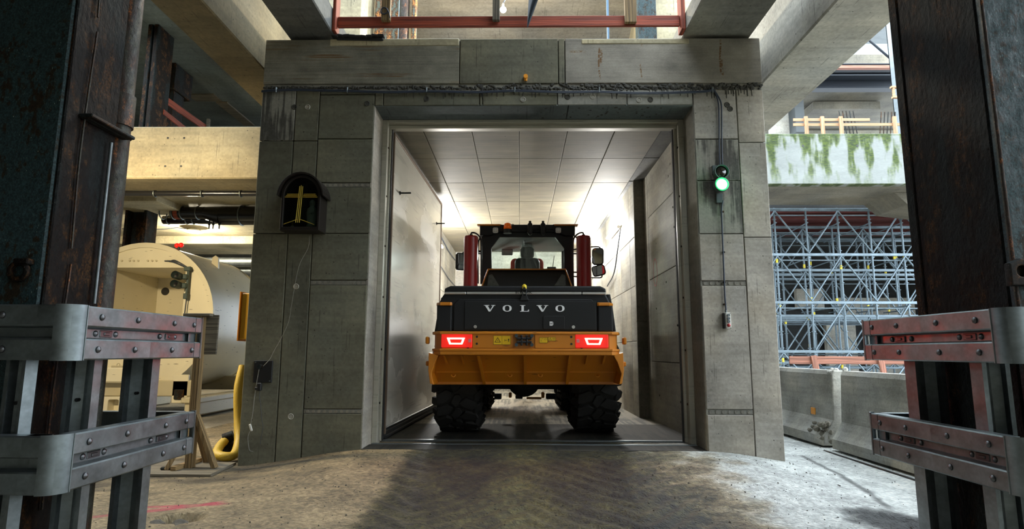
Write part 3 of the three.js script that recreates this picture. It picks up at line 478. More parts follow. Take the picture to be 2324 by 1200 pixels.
part('core', span(PL, -0.3, ZT, -2.08, CY + 0.05, -7.70, 0.01), M.joint, wallL);
{ const zs = [-7.72, -9.2, -10.7, -12.0, -13.0, -14.0, -15.0, -16.0, -17.2, ZT], ys = [FL - 0.1, 1.55, 2.95, CY + 0.02];
  for (let j = 0; j < zs.length - 1; j++) for (let i = 0; i < 3; i++) part('concrete_panel', span(-2.09, ys[i] + 0.004, zs[j + 1] + 0.003, -2.05 + rr(0, 0.003), ys[i + 1] - 0.004, zs[j] - 0.003, 0.006), M.innerWall[(i + j) % 2], wallL); }
const wallB = structure('wall_back', [0, FL, ZT]);
part('core', span(PL, -0.3, ZT - 0.4, PR, CY + 0.1, ZT, 0.01), M.concWhite, wallB);
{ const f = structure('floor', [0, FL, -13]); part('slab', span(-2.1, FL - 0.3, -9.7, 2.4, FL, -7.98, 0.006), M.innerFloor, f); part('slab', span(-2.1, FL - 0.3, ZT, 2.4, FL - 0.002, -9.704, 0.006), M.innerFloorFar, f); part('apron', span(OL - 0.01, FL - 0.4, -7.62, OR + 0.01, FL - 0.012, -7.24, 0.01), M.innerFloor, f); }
// steel frame of the gate and its sill
{ const t = structure('trim_1', [0, FL, -7.75]);
  part('post', [span(-1.875, FL - 0.1, -7.86, -1.80, OT - 0.01, -7.695, 0.006), span(-1.80, FL, -7.90, -1.775, OT - 0.07, -7.80, 0.004)], M.frame, t);
  part('post', [span(2.14, FL - 0.1, -7.86, 2.215, OT - 0.01, -7.695, 0.006), span(2.105, FL, -7.90, 2.14, OT - 0.07, -7.80, 0.004)], M.frame, t);
  part('head', [span(-1.80, OT - 0.055, -7.80, 2.14, OT - 0.008, -7.695, 0.006), span(-1.80, OT - 0.10, -7.90, 2.14, OT - 0.058, -7.78, 0.004)], M.frame, t);
  part('seal', [span(-1.772, FL, -7.89, -1.762, OT - 0.1, -7.83, 0.003), span(2.09, FL, -7.89, 2.10, OT - 0.1, -7.83, 0.003), span(2.26, FL, -8.06, 2.28, OT - 0.1, -8.03, 0.003), span(2.262, FL, -7.99, 2.282, OT - 0.1, -7.95, 0.003)], M.blackMatte, t);
  part('sill', [span(-1.86, FL - 0.1, -7.70, 2.2, FL - 0.006, -7.63, 0.006), span(-1.86, FL - 0.1, -7.98, 2.2, FL + 0.004, -7.90, 0.006)], M.galvDull, t);
  part('sill_groove', span(-1.86, FL - 0.12, -7.90, 2.2, FL - 0.045, -7.70, 0.004), M.darkSteel, t);
  for (let i = 0; i < 6; i++) { const y = 0.7 + i * 0.68; part('frame_screw', [cyl(V(-1.80, y, -7.75), V(-1.79, y, -7.75), 0.014, 8), cyl(V(2.14, y, -7.75), V(2.13, y, -7.75), 0.014, 8)], M.darkSteel, t); }
}
// ---------------------------------------------------------------- open gate leaf on the left
{ const d = structure('door_1', [-1.80, 0.30, -7.93], Math.PI / 2 - 0.035);
  const LEN = 4.03, HT = 4.06, lx = (g) => g;      // local: x along the leaf into the tunnel, z across it
  part('gate_sheet', cbox(LEN - 0.06, HT - 0.08, 0.07, LEN / 2, HT / 2 + 0.03, 0, 0.006), M.doorSheet, d, { local: true });
  part('gate_edge', [cbox(LEN, 0.05, 0.10, LEN / 2, HT + 0.01, 0, 0.008), cbox(0.045, HT + 0.05, 0.10, LEN - 0.02, HT / 2 + 0.01, 0, 0.008), cbox(0.045, HT + 0.05, 0.10, 0.02, HT / 2 + 0.01, 0, 0.008)], std({ color: lin(0.16, 0.11, 0.075), roughness: 0.45, metalness: 0.3 }), d, { local: true });
  part('bottom_seal', [cbox(LEN, 0.07, 0.09, LEN / 2, -0.01, 0, 0.01), cbox(LEN, 0.045, 0.13, LEN / 2, -0.045, 0, 0.01)], M.blackMatte, d, { local: true });
  for (const [px, py] of [[912, 438], [982, 507]]) { const q = PX(px, py, -1.72); const x = (-q.z - 7.93), y = q.y - 0.30; part('peg', [cyl(V(x, y, 0.02), V(x - 0.0, y, 0.20), 0.013, 10), cyl(V(x, y, 0.03), V(x, y, 0.045), 0.03, 10)], M.blackMatte, d, { local: true }); }
}
{ const q = PX(1552, 738, 2.17); const b = thing('door_bolt', 'small rusty orange gate bolt with black grip beside the right frame', 'bolt', [q.x, q.y - 0.05, q.z]);
  part('bolt_body', [span(q.x - 0.03, q.y - 0.045, q.z - 0.03, q.x + 0.04, q.y + 0.03, q.z + 0.03, 0.008)], M.cabinet, b); part('handle', [cyl(V(q.x - 0.09, q.y, q.z), V(q.x - 0.02, q.y, q.z), 0.014, 8), cyl(V(q.x, q.y, q.z), V(q.x, q.y + 0.06, q.z + 0.02), 0.010, 8)], M.blackMatte, b);
  part('cable', tube([V(2.27, q.y + 0.03, q.z - 0.02), V(2.272, q.y + 0.6, q.z - 0.07), V(2.272, q.y + 1.4, q.z + 0.02), V(2.272, q.y + 2.6, q.z + 0.0)], 0.007, 40, 6), M.cable, b); }
// tunnel lamps
function tunnelTube(x, y, z, inward, label) {
  const t = thing('tube_lamp', label, 'lamp', [x, y, z]);
  part('housing', cbox(0.07, 0.07, 1.25, x, y, z, 0.02), M.lampWhite, t);
  part('glow_tube', cyl(V(x + inward * 0.06, y - 0.01, z - 0.6), V(x + inward * 0.06, y - 0.01, z + 0.6), 0.03, 10), M.tubeGlow, t);
  for (const k of [-0.45, 0, 0.45]) { const l = new THREE.PointLight(lin(1, 0.98, 0.945), L.tunnelTube); l.position.set(inward * 0.16, -0.02, k); l.castShadow = true; l.shadow.radius = 4; t.add(l); }
}
tunnelTube(2.05, 3.93, -12.7, -1, 'glowing white tube lamp on the right tunnel wall, nearest beside the niche');
tunnelTube(-1.99, 3.93, -13.9, 1, 'glowing white tube lamp on the left tunnel wall behind the gate leaf');
tunnelTube(2.05, 3.93, -16.2, -1, 'glowing white tube lamp on the right tunnel wall deep in the tunnel');
tunnelTube(-1.99, 2.05, -14.6, 1, 'low white tube lamp on the left tunnel wall ahead of the loader');
{ const c = thing('tunnel_cable', 'thin black cable sagging along the right tunnel wall from the tube lamp', 'cable', [2.08, 2.4, -12]);
  part('cord', tube([V(2.07, 3.86, -12.0), V(2.07, 3.5, -12.4), V(2.07, 3.1, -12.9), V(2.07, 2.9, -14)], 0.014, 30, 6), M.cable, c); }
{ const c = thing('tunnel_cable', 'pair of black cables sagging along the left tunnel wall', 'cable', [-2.02, 1.5, -14]);
  const a = PX(1000, 535, -2.03), b = PX(1033, 590, -2.03), e = PX(998, 600, -2.03), f = PX(1034, 650, -2.03);
  part('cord', tube([a, a.clone().lerp(b, 0.5).add(V(0, -0.05, 0)), b], 0.018, 20, 6), M.cable, c); part('cord', tube([e, e.clone().lerp(f, 0.5).add(V(0, -0.04, 0)), f], 0.012, 20, 6), M.cable, c); }
// ---------------------------------------------------------------- concrete overhead and around
function beam(name, geos, mat, label, opt = {}) { const m = single(name, geos, mat, label, 'beam', opt); return m; }
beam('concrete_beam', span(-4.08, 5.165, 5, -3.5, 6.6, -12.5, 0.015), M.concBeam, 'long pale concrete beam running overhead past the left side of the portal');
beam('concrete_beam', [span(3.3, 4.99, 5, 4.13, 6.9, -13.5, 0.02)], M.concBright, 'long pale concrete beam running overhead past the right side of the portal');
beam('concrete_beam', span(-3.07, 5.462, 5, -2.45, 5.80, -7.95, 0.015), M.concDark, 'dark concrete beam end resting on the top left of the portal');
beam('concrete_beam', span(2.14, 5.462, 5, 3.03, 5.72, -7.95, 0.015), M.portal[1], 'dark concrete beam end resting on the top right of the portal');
// ---------------------------------------------------------------- roof decks that shade the place (open to the right and in slots between)
{ const r = structure('roof', [0, 8, 0]);
  part('deck', [span(-26, 7.6, -6.9, 0.9, 8.2, 15, 0.02), span(0.9, 7.6, -3.3, 8.5, 8.2, 15, 0.02)], M.concDark, r);  // unseen deck added over the camera, edges shaped to cut the daylight
  part('deck', [span(-26, 7.5, -26, -3.6, 8.0, -9.6, 0.02)], M.concBlue, r);
  part('deck', [span(-3.2, 8.5, -26, 4.2, 9.0, -10.0, 0.02)], M.concPale, r);
  const w = structure('wall_rear_added', [0, 0, 15]); part('wall', span(-26, -0.3, 15, 26, 8.2, 15.6, 0.02), M.concLight, w);  // unseen wall added behind the camera to darken and bounce the front light
  const wr = structure('wall_light_block', [18, 0, 5]); part('wall', span(18, -0.3, -4, 18.6, 8.2, 15.6, 0.02), M.concLight, wr);  // unseen wall added at the right to block light on the portal front
  const wl = structure('wall_outer', [-26, 0, -8]); part('wall', span(-26.6, -0.3, -26, -26, 8.2, 16, 0.02), M.concDark, wl);
  part('wall', span(-26, -0.3, -26.6, -3.4, 8.2, -26, 0.02), M.concCream, wl); }
// ---------------------------------------------------------------- upper level seen over the portal
{ const y0 = P(1150, 62, -7.2).y, y1 = P(1150, 39, -7.2).y;
  single('guard_plank', span(-2.395, 5.552, -7.235, 2.075, 5.70, -7.195, 0.006), M.redPlank, 'long red-stained plank across the gap above the portal', 'plank');
  single('guard_plank', span(-2.445, 5.47, -7.30, -2.40, 6.6, -7.13, 0.006), M.redPlank, 'upright red board at the left end of the long red plank', 'plank', { swap: true });
  single('guard_plank', span(2.08, 5.47, -7.30, 2.135, 6.6, -7.13, 0.006), M.redPlank, 'upright red board at the right end of the long red plank', 'plank', { swap: true });
  const post = (px0, px1, py, mat, label) => { const a = P(px0, py, -7.17), b = P(px1, py, -7.17); return single('guard_post', span(a.x, a.y, -7.192, b.x, a.y + 1.0, -7.135, 0.004), mat, label, 'post', { swap: true }); };
  post(866, 886, 49, M.wood, 'yellow timber post nailed to the red plank before the rusty column');
  post(1118, 1134, 48, M.woodGrey, 'slim grey timber post behind the bare bulb above the red plank');
  post(1418, 1444, 53, M.wood, 'wide yellow timber post nailed to the right part of the red plank');
  { const a = P(872, 25, -7.13), c = thing('cable_loop', 'black cable coil hanging on the yellow timber post', 'cable', [a.x, a.y, a.z]); part('cord', [turned(new THREE.TorusGeometry(0.045, 0.009, 6, 18), 0).translate(a.x, a.y, -7.125), tube([V(a.x + 0.03, a.y + 0.03, -7.12), V(a.x + 0.06, a.y - 0.02, -7.12), V(a.x + 0.08, a.y - 0.1, -7.12)], 0.008, 10, 6)], M.cable, c); }
  // tarp corner hanging down
  const a = P(1205, 0, -7.05), b = P(1238, 0, -7.05), c = P(1196, 62, -7.05), pts = [];
  const g = new THREE.BufferGeometry(), rows = 14, cols = 6, pos = [], idx = [];
  for (let f = 0; f < 2; f++) for (let j = 0; j <= rows; j++) for (let i = 0; i <= cols; i++) { const t = j / rows, s = i / cols, l = V(a.x, a.y + 0.5, a.z).lerp(c, t), r = V(b.x + 0.08, b.y + 0.5, b.z).lerp(c.clone().add(V(0.012, 0, 0)), Math.pow(t, 1.15)), q = l.lerp(r, s); q.z += 0.03 * Math.sin(s * 6 + t * 4) * (1 - t) - f * 0.004; pos.push(q.x, q.y, q.z); }
  const n = (rows + 1) * (cols + 1); for (let f = 0; f < 2; f++) for (let j = 0; j < rows; j++) for (let i = 0; i < cols; i++) { const o = f * n + j * (cols + 1) + i; if (!f) idx.push(o, o + cols + 1, o + 1, o + 1, o + cols + 1, o + cols + 2); else idx.push(o, o + 1, o + cols + 1, o + 1, o + cols + 2, o + cols + 1); }
  g.setAttribute('position', new THREE.Float32BufferAttribute(pos, 3)); g.setIndex(idx); g.computeVertexNormals();
  single('tarp_flap', g, M.tarp, 'pointed corner of dark plastic sheet hanging over the red plank', 'tarp');
  const rag = []; for (let i = 0; i < 9; i++) rag.push(cbox(0.09, 0.03, 0.10, -2.42 + i * 0.075, 5.425 + 0.008 * Math.sin(i), -7.22, 0.01, 0, 0, rr(-0.2, 0.1))); rag.push(cbox(0.62, 0.045, 0.05, -2.1, 5.405, -7.235, 0.012, 0, 0, -0.02));
  single('tarp_strip', rag, M.blackMatte, 'black rag of sheeting squeezed under the left beam end on the portal', 'tarp');
  // bare bulb
  const q = P(1142, 22, -9.6), l = thing('bulb_lamp', 'bare glowing bulb hanging from a thin wire above the red plank', 'lamp', [q.x, q.y, q.z]);
  part('bulb', new THREE.SphereGeometry(0.055, 16, 12).translate(q.x, q.y, q.z), M.bulbGlow, l);
  part('socket', cyl(V(q.x, q.y + 0.045, q.z), V(q.x, q.y + 0.12, q.z), 0.025, 10), M.blackMatte, l);
  part('wire', tube([V(q.x, q.y + 0.12, q.z), V(q.x + 0.15, q.y + 0.4, q.z - 0.02), V(q.x + 0.5, q.y + 0.7, q.z - 0.05), V(q.x + 0.6, 8.5, q.z - 0.4)], 0.010, 24, 6), M.cable, l);
  const pl = new THREE.PointLight(lin(1, 0.90, 0.72), L.bulbUpper); pl.castShadow = true; pl.shadow.radius = 3; pl.position.set(0, -0.005, 0.0); l.add(pl);
  // rusty column and its neighbour, side beams of the upper level
  const c1 = thing('sheet_pile', 'rusty pitted sheet pile standing behind the left part of the red plank', 'pile', [-2.35, 5.44, -9.5]);
  const A = P(849, 60, -9.5), B = P(905, 60, -9.5), C = P(925, 60, -9.5), D = P(934, 60, -9.5), E2 = P(944, 60, -9.5);
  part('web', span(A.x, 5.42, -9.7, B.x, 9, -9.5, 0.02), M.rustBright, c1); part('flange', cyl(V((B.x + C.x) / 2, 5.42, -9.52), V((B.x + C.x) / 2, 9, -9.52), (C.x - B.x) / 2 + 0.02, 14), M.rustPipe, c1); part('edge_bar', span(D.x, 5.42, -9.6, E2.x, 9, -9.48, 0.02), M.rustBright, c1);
  const h = P(905, 30, -9.44); single('sling', cyl(V(h.x, 5.5, -9.46), V(h.x, 8.6, -9.46), 0.014, 8), M.galv, 'thin bright steel rod in front of the rusty sheet pile', 'rod');
  const f0 = P(1447, 40, -9), f1 = P(1490, 40, -9);
  single('speckled_panel', span(f0.x, 5.42, -9.2, f1.x, 8.45, -9.0, 0.01), M.rustBlue, 'pale speckled steel panel behind the right end of the red plank', 'panel');
  beam('concrete_beam', [rise([[2.25, 9.3], [2.95, 9.3], [2.95, 16], [2.75, 16]], 5.46, 8.6, 0.01)], M.concCream, 'cream upper level beam side seen at the right end of the red plank');
  beam('concrete_beam', [rise([[-3.15, 9.0], [-2.62, 9.0], [-2.3, 15], [-3.15, 15]], 5.46, 8.6, 0.01)], M.concCream, 'cream upper level beam side seen at the left end of the red plank');
  const rod = P(1380, 74, -9); single('water_pipe', cyl(V(rod.x, 5.43, -9), V(rod.x, 8.5, -9), 0.02, 8), std({ color: lin(0.05, 0.12, 0.2), roughness: 0.5 }), 'thin blue upright pipe on the upper level right of the bulb', 'pipe');
}
// ---------------------------------------------------------------- left bay
{ const slab = structure('floor_upper', [-12, 5.1, -18]);
  part('ledge', span(-26, 4.92, -12.7, -3.4, 5.1, -10.22, 0.02), M.concCream, slab);
  part('slab', span(-26, 5.4, -26, -3.4, 5.8, -14.0, 0.02), M.concCream, slab);
  { const z1 = PY(450, 551, 5.15).z, z2 = PY(450, 578, 5.1).z; part('ridge', span(-26, 5.12, z2, -3.4, 5.41, z1, 0.02), M.concCream, slab); part('ridge', span(-26, 4.6, -25.6, -3.4, 5.41, z2 - 1.5, 0.02), M.concDark, slab); }
  { const q = PY(385, 462, 5.35), e = PY(570, 452, 5.35); part('drop_panel', span(q.x - 3, 5.22, q.z - 0.8, P(395, 460, q.z).x, 5.41, q.z + 0.8, 0.02), M.concCream, slab); }
  const b = single('concrete_beam', span(-11, 4.195, -10.24, -3.40, 5.105, -9.5, 0.02), M.concOchre, 'horizontal cream concrete beam between the rusty column and the portal', 'beam');
  for (const [px, py] of [[381, 313], [418, 313], [375, 377], [411, 377]]) { const q = P(px, py, -9.5); part('anchor_hole', cyl(V(q.x, q.y, -9.52), V(q.x, q.y, -9.497), 0.018, 10), M.black, b); }
  // steel columns of the bay
  const col = (label, x0, x1, z0, y0, y1) => { const c = thing('steel_column', label, 'column', [(x0 + x1) / 2, y0, z0 - 0.26]);
    part('flange', span(x0, y0, z0 - 0.52, x0 + 0.08, y1, z0, 0.01), M.darkSteel, c); part('flange', span(x1 - 0.08, y0, z0 - 0.52, x1, y1, z0, 0.01), M.darkSteel, c); part('web', span(x0 + 0.07, y0, z0 - 0.29, x1 - 0.07, y1, z0 - 0.24, 0.004), M.darkSteel, c); };
  col('dark steel column standing on the slab behind the horizontal cream beam', P(326, 285, -10.4).x - 0.1, P(378, 285, -10.92).x, -10.4, 5.1, 7.5);
  col('dark steel column behind the cream tank, under the slab', P(290, 500, -15.95).x - 0.1, P(358, 500, -16.47).x, -15.95, 0, 5.4);
  const d0 = P(385, 200, -12), d1 = P(437, 200, -12.6), d2 = P(420, 200, -12.4);
  const c2 = thing('steel_column', 'farther dark steel column with a wide cap under the blue-grey ceiling', 'column', [(d0.x + d2.x) / 2, 5.1, -12.2]);
  part('shaft', span(d0.x - 0.3, 5.1, -12.4, d2.x, 7.5, -12, 0.01), M.darkSteel, c2); part('cap', [span(d0.x - 0.4, P(400, 205, -12).y, -12.6, d1.x, 7.5, -11.9, 0.02)], M.darkSteel, c2);
  // red hand rails on the upper level
  const r = (pa, za, pb, zb, h, label) => { const a = P(...pa, za), e = P(...pb, zb); e.y = a.y; return single('hand_rail', bar(a.clone().lerp(e, -0.2), e, 0.03, h), M.redPlank, label, 'plank'); };
  r([381, 230], -10.95, [482, 284], -12.6, 0.14, 'upper of two red guard planks beside the dark upper column');
  r([381, 262], -10.95, [428, 287], -11.8, 0.10, 'lower of two red guard planks beside the dark upper column');
  const q = P(469, 279, -12.3); single('rail_post', span(q.x - 0.03, 5.1, -12.40, q.x + 0.03, q.y + 0.12, -12.33, 0.006), M.woodGrey, 'short grey post carrying the upper red guard plank', 'post');
  // marks of the bluish ceiling: leftover shuttering boards
  const cb = PY(467, 221, 7.49); single('ceiling_board', span(cb.x - 0.35, 7.47, cb.z - 0.2, cb.x + 0.3, 7.5, cb.z + 0.2, 0.004), M.woodGrey, 'small square board left in the blue-grey ceiling', 'board');
  const ca = PY(503, 232, 7.48), cc = PY(566, 284, 7.48); single('ceiling_board', bar(ca, cc, 0.28, 0.04), M.woodGrey, 'long narrow board left in the blue-grey ceiling', 'board');
  // pipes under the slab
  const pipe = (py, z, r0, x0, x1, label, clampPx, mat = M.blackGloss) => { const y = P(450, py, z).y, t = thing('overhead_pipe', label, 'pipe', [(x0 + x1) / 2, y - r0, z]);
    part('pipe', cyl(V(x0, y, z), V(x1, y, z), r0, 20), mat, t);
    for (const px of clampPx) { const k = P(px, py, z); part('clamp', [turned(new THREE.TorusGeometry(r0 + 0.006, 0.016, 6, 24), 0, Math.PI / 2).translate(k.x, y, z), cyl(V(k.x, y + r0, z), V(k.x, z > -11 ? 4.93 : 5.41, z), 0.012, 6)], M.galv, t); } return t; };
  pipe(439, -10.32, 0.05, -8.0, -3.42, 'thin black pipe directly under the cream beam', [352, 459, 547]);
  const big = pipe(483, -16.2, 0.175, P(359, 483, -16.2).x + 0.42, P(466, 483, -16.2).x, 'thick black pipe with red band hung below the slab', [370, 396, 415, 450], M.blackGloss);
  { const y = P(450, 483, -16.2).y, k0 = P(466, 483, -16.2).x, k1 = P(505, 483, -16.2).x; part('reducer', cyl(V(k0, y, -16.2), V(k1, y - 0.08, -16.2), 0.175, 20, 0.265), M.blackGloss, big); part('wide_pipe', cyl(V(k1, y - 0.08, -16.2), V(-3.42, y - 0.08, -16.2), 0.265, 20), M.blackGloss, big); part('clamp', turned(new THREE.TorusGeometry(0.272, 0.02, 6, 26), 0, Math.PI / 2).translate(P(550, 483, -16.2).x, y - 0.08, -16.2), M.galv, big);
    const rb = P(404, 483, -16.2).x; part('red_band', cyl(V(rb - 0.06, y, -16.2), V(rb + 0.06, y, -16.2), 0.18, 20), M.redPlank, big, { label: 'red banner band round the pipe' });
    for (const px of [475, 484, 498]) { const k = P(px, 508, -16.1); part('drain_stub', [cyl(V(k.x, k.y - 0.14, -16.1), V(k.x, k.y + 0.14, -16.1), 0.018, 7), cyl(V(k.x, k.y - 0.03, -16.1), V(k.x, k.y, -16.1), 0.036, 7)], M.black, big); } }
  pipe(499, -16.75, 0.12, P(359, 499, -16.75).x + 0.16, P(490, 499, -16.75).x, 'second black pipe running behind the thick one', [383, 425, 440]);
  pipe(548, -21.5, 0.06, -16, -3.42, 'thin dark pipe crossing in front of the far ceiling ridge', []);
  pipe(594, -21, 0.16, -16, -3.42, 'far grey pipe low behind the tank', [], M.galvDull);
  pipe(614, -21.4, 0.15, -16, -3.42, 'lowest far grey pipe behind the tank', [], M.galvDull);
  // ceiling lamp
  const lp = PY(440, 529, 5.2), lamp = thing('ceiling_lamp', 'round glowing ceiling lamp behind the thick black pipe', 'lamp', [lp.x, 5.2, lp.z]);
  part('shade', lathe([[0.0, 0.10], [0.10, 0.10], [0.30, 0.02], [0.31, 0.0], [0.29, 0.0], [0.1, 0.085], [0, 0.085]], 28).translate(lp.x, 5.25, lp.z), M.lampWhite, lamp); part('glow_disc', lathe([[0, -0.035], [0.2, -0.025], [0.28, 0.0], [0.28, 0.012], [0, 0.012]], 28).translate(lp.x, 5.245, lp.z), M.discGlow, lamp);
  part('wire', tube([V(lp.x - 0.1, 5.33, lp.z), V(lp.x - 0.6, 5.38, lp.z), V(lp.x - 0.9, 5.33, lp.z + 0.05), V(lp.x - 2.2, 5.28, lp.z + 0.3)], 0.014, 24, 6), M.cable, lamp);
  { const l = new THREE.PointLight(lin(1, 0.90, 0.68), L.bayLamp); l.position.set(0, -0.14, 0); l.castShadow = true; l.shadow.radius = 8; lamp.add(l); }
  // a work flood on a mast, standing out of sight behind the near rusty column
  const F = V(-7.0, 3.9, -7.12), fl = thing('work_flood', 'warm work floodlight on a mast hidden behind the near rusty column', 'lamp', [F.x, 0, F.z]);
  part('mast', cyl(V(F.x - 0.15, 0, F.z), V(F.x - 0.15, F.y, F.z), 0.04, 10), M.galvDull, fl); part('foot', cbox(0.7, 0.06, 0.7, F.x - 0.15, 0.03, F.z, 0.01), M.galvDull, fl);
  const head = (p, to, w, h) => { const d = to.clone().sub(p).normalize(), M4 = new THREE.Matrix4().lookAt(V(0, 0, 0), d, V(0, 1, 0)).setPosition(p), put = (g) => g.applyMatrix4(M4);
    part('lamp_head', put(cbox(w + 0.08, h + 0.08, 0.14, 0, 0, 0.09, 0.02)), M.blackMatte, fl); part('glow_face', put(cbox(w, h, 0.02, 0, 0, 0.01, 0.004)), M.discGlow, fl); part('yoke', cyl(p.clone().addScaledVector(d, -0.1), V(F.x - 0.15, p.y, F.z), 0.02, 8), M.galvDull, fl);
    return p.clone().addScaledVector(d, 0.03).sub(fl.position); };
  const A = V(F.x, F.y, F.z), TA = V(F.x + 2.2, 1.6, F.z - 4.2), B = V(F.x + 0.02, F.y - 0.42, F.z + 0.02), TB = V(F.x + 4.9, 0.05, F.z + 1.25);
  { const l = new THREE.SpotLight(lin(1, 0.80, 0.47), L.floodWarm, 0, 1.25, 0.5); l.position.copy(head(A, TA, 0.34, 0.22)); l.castShadow = true; l.shadow.radius = 6; fl.add(l); l.target.position.copy(TA).sub(fl.position); fl.add(l.target);
    const g = new THREE.SpotLight(lin(1, 0.78, 0.45), L.floodGround, 0, 0.42, 0.9); g.position.copy(head(B, TB, 0.19, 0.15)); g.castShadow = true; g.shadow.radius = 8; fl.add(g); g.target.position.copy(TB).sub(fl.position); fl.add(g.target); }
}
// the cream tank
{ const X = -8.05, Y = 2.08, R = 1.56, Z = -12.5, t = thing('storage_tank', 'big cream steel tank lying on its side in the left bay', 'tank', [X, 0, Z - 1.4]);
  const circle = (r, n = 64) => Array.from({ length: n }, (_, i) => [r * Math.cos(i / n * 2 * Math.PI), r * Math.sin(i / n * 2 * Math.PI)]);
  const ring = (r0, r1, z0, z1) => toCreasedNormals(push(circle(r1), z0, z1, 0, [circle(r0)]), 0.5).translate(X, Y, 0);
  part('shell', turned(lathe([[R - 0.02, 0], [R, 0.05], [R, 2.6], [R - 0.06, 2.85], [R - 0.3, 3.05], [R - 0.8, 3.2], [0, 3.25]], 72), -Math.PI / 2).translate(X, Y, Z - 0.02), M.cream, t);
  part('rim', ring(R - 0.09, R + 0.015, Z - 0.04, Z + 0.05), M.cream, t);
  part('weld_band', ring(R - 0.01, R + 0.02, Z - 2.62, Z - 2.56), M.creamDark, t);
  // end plate with a rectangular recess
  const a = P(200, 607, Z), b = P(410, 762, Z), rx0 = X - 0.86, rx1 = b.x, ry1 = a.y, ry0 = b.y - 0.15;
  const hole = [[rx0 - X, ry0 - Y], [rx1 - X, ry0 - Y], [rx1 - X, ry1 - Y - 0.05], [rx1 - X - 0.05, ry1 - Y], [rx0 - X, ry1 - Y]];
  part('end_plate', push(circle(R - 0.07), Z - 0.02, Z + 0.01, 0, [hole]).translate(X, Y, 0), M.cream, t);
  const RD = 1.9; part('recess', [span(rx0 - 0.03, ry0 - 0.03, Z - RD - 0.03, rx1 + 0.03, ry1 + 0.03, Z - RD), span(rx0 - 0.03, ry1, Z - RD, rx1 + 0.03, ry1 + 0.03, Z - 0.02), span(rx1, ry0, Z - RD, rx1 + 0.03, ry1, Z - 0.02), span(rx0 - 0.03, ry0, Z - RD, rx0, ry1, Z - 0.02), span(rx0, ry0 - 0.03, Z - RD, rx1, ry0, Z - 0.02)], M.cream, t);
  const hp = P(375, 661, Z - RD + 0.01); part('port', cyl(V(hp.x, hp.y, Z - RD - 0.01), V(hp.x, hp.y, Z - RD + 0.02), 0.095, 20), M.black, t, { label: 'round black port' });
  for (const px of [278, 296, 305, 315, 337, 347, 356]) { const q = P(px, 592, Z); part('stud', cyl(V(q.x, q.y, Z), V(q.x, q.y, Z + 0.035), 0.022, 8), M.creamDark, t); }
  { const q0 = P(245, 833, Z + 0.15), q1 = P(322, 868, Z + 0.15); part('trough', [span(q0.x - 0.2, q1.y, Z + 0.0, q1.x, q0.y, Z + 0.3, 0.03)], M.cream, t); const hk = P(270, 829, Z + 0.2); part('trough_handle', [span(hk.x - 0.14, q0.y, Z + 0.2, hk.x + 0.12, q0.y + 0.035, Z + 0.24, 0.008), turned(new THREE.TorusGeometry(0.03, 0.01, 6, 14), 0).translate(hk.x, q0.y + 0.05, Z + 0.22)], M.creamDark, t); }
  const lug = P(489, 596, -13.6); part('lifting_lug', [push([[lug.x - 0.1, lug.y - 0.35], [lug.x + 0.1, lug.y - 0.35], [lug.x + 0.07, lug.y + 0.12], [lug.x, lug.y + 0.17], [lug.x - 0.07, lug.y + 0.12]], -13.63, -13.57, 0.006)], M.cream, t);
  // cradle and skid
  part('saddle', span(X - 1.35, 0.42, Z - 0.25, X + 1.3, 0.75, Z + 0.1, 0.02), M.creamDark, t); part('saddle', span(X - 1.35, 0.42, Z - 2.5, X + 1.3, 0.75, Z - 2.2, 0.02), M.creamDark, t);
  const fx = [P(242, 905, Z + 0.3).x, P(273, 905, Z + 0.3).x, P(311, 905, Z + 0.3).x], fy0 = 0.08, fy1 = 0.42;
  part('base_frame', [push([[fx[0] - 0.4, fy0], [fx[2], fy0], [fx[2], fy1], [fx[0] - 0.4, fy1]], Z + 0.1, Z + 0.3, 0.01, [rrect(fx[0] + 0.03, fy0 + 0.04, fx[1] - 0.03, fy1 - 0.05, 0.04), rrect(fx[1] + 0.03, fy0 + 0.04, fx[2] - 0.04, fy1 - 0.05, 0.04)]), span(fx[0] - 0.4, fy0, Z + 0.08, fx[2], fy1, Z + 0.1)], M.cream, t);
  part('skid', span(X - 1.3, 0.0, Z - 3.2, X - 1.05, 0.42, Z + 0.25, 0.02), M.creamDark, t); part('skid', [span(X + 1.25, 0.04, Z - 3.6, X + 1.5, 0.34, Z + 0.3, 0.03), span(X + 1.2, 0.30, Z - 3.6, X + 1.55, 0.42, Z + 0.35, 0.02)], M.creamDark, t);
  { const q = P(402, 884, Z + 0.2); part('bracket', [span(q.x - 0.16, q.y - 0.28, Z + 0.05, q.x + 0.16, q.y + 0.3, Z + 0.1, 0.01)], M.cream, t); part('bracket_box', span(q.x - 0.1, q.y - 0.2, Z + 0.1, q.x + 0.1, q.y + 0.0, Z + 0.14, 0.01), M.darkSteel, t); }
  // beacon and signal lamps
  const bq = P(406, 557, -12.8), be = thing('red_beacon', 'small red double beacon lamp on top of the cream tank', 'lamp', [bq.x, bq.y - 0.1, bq.z]);
  part('lens', [new THREE.SphereGeometry(0.055, 14, 10).translate(bq.x - 0.04, bq.y, bq.z), new THREE.SphereGeometry(0.055, 14, 10).translate(bq.x + 0.05, bq.y + 0.01, bq.z)], M.redLens, be); part('stem', cyl(V(bq.x, bq.y - 0.14, bq.z), V(bq.x, bq.y - 0.02, bq.z), 0.025, 8), M.black, be);
  const s1 = P(404, 627, Z + 0.22), s2 = P(402, 647, Z + 0.22), sl = thing('signal_lamps', 'pair of black signal lamps with hoods bracketed on the tank end', 'lamp', [s1.x, s2.y - 0.3, Z + 0.1]);
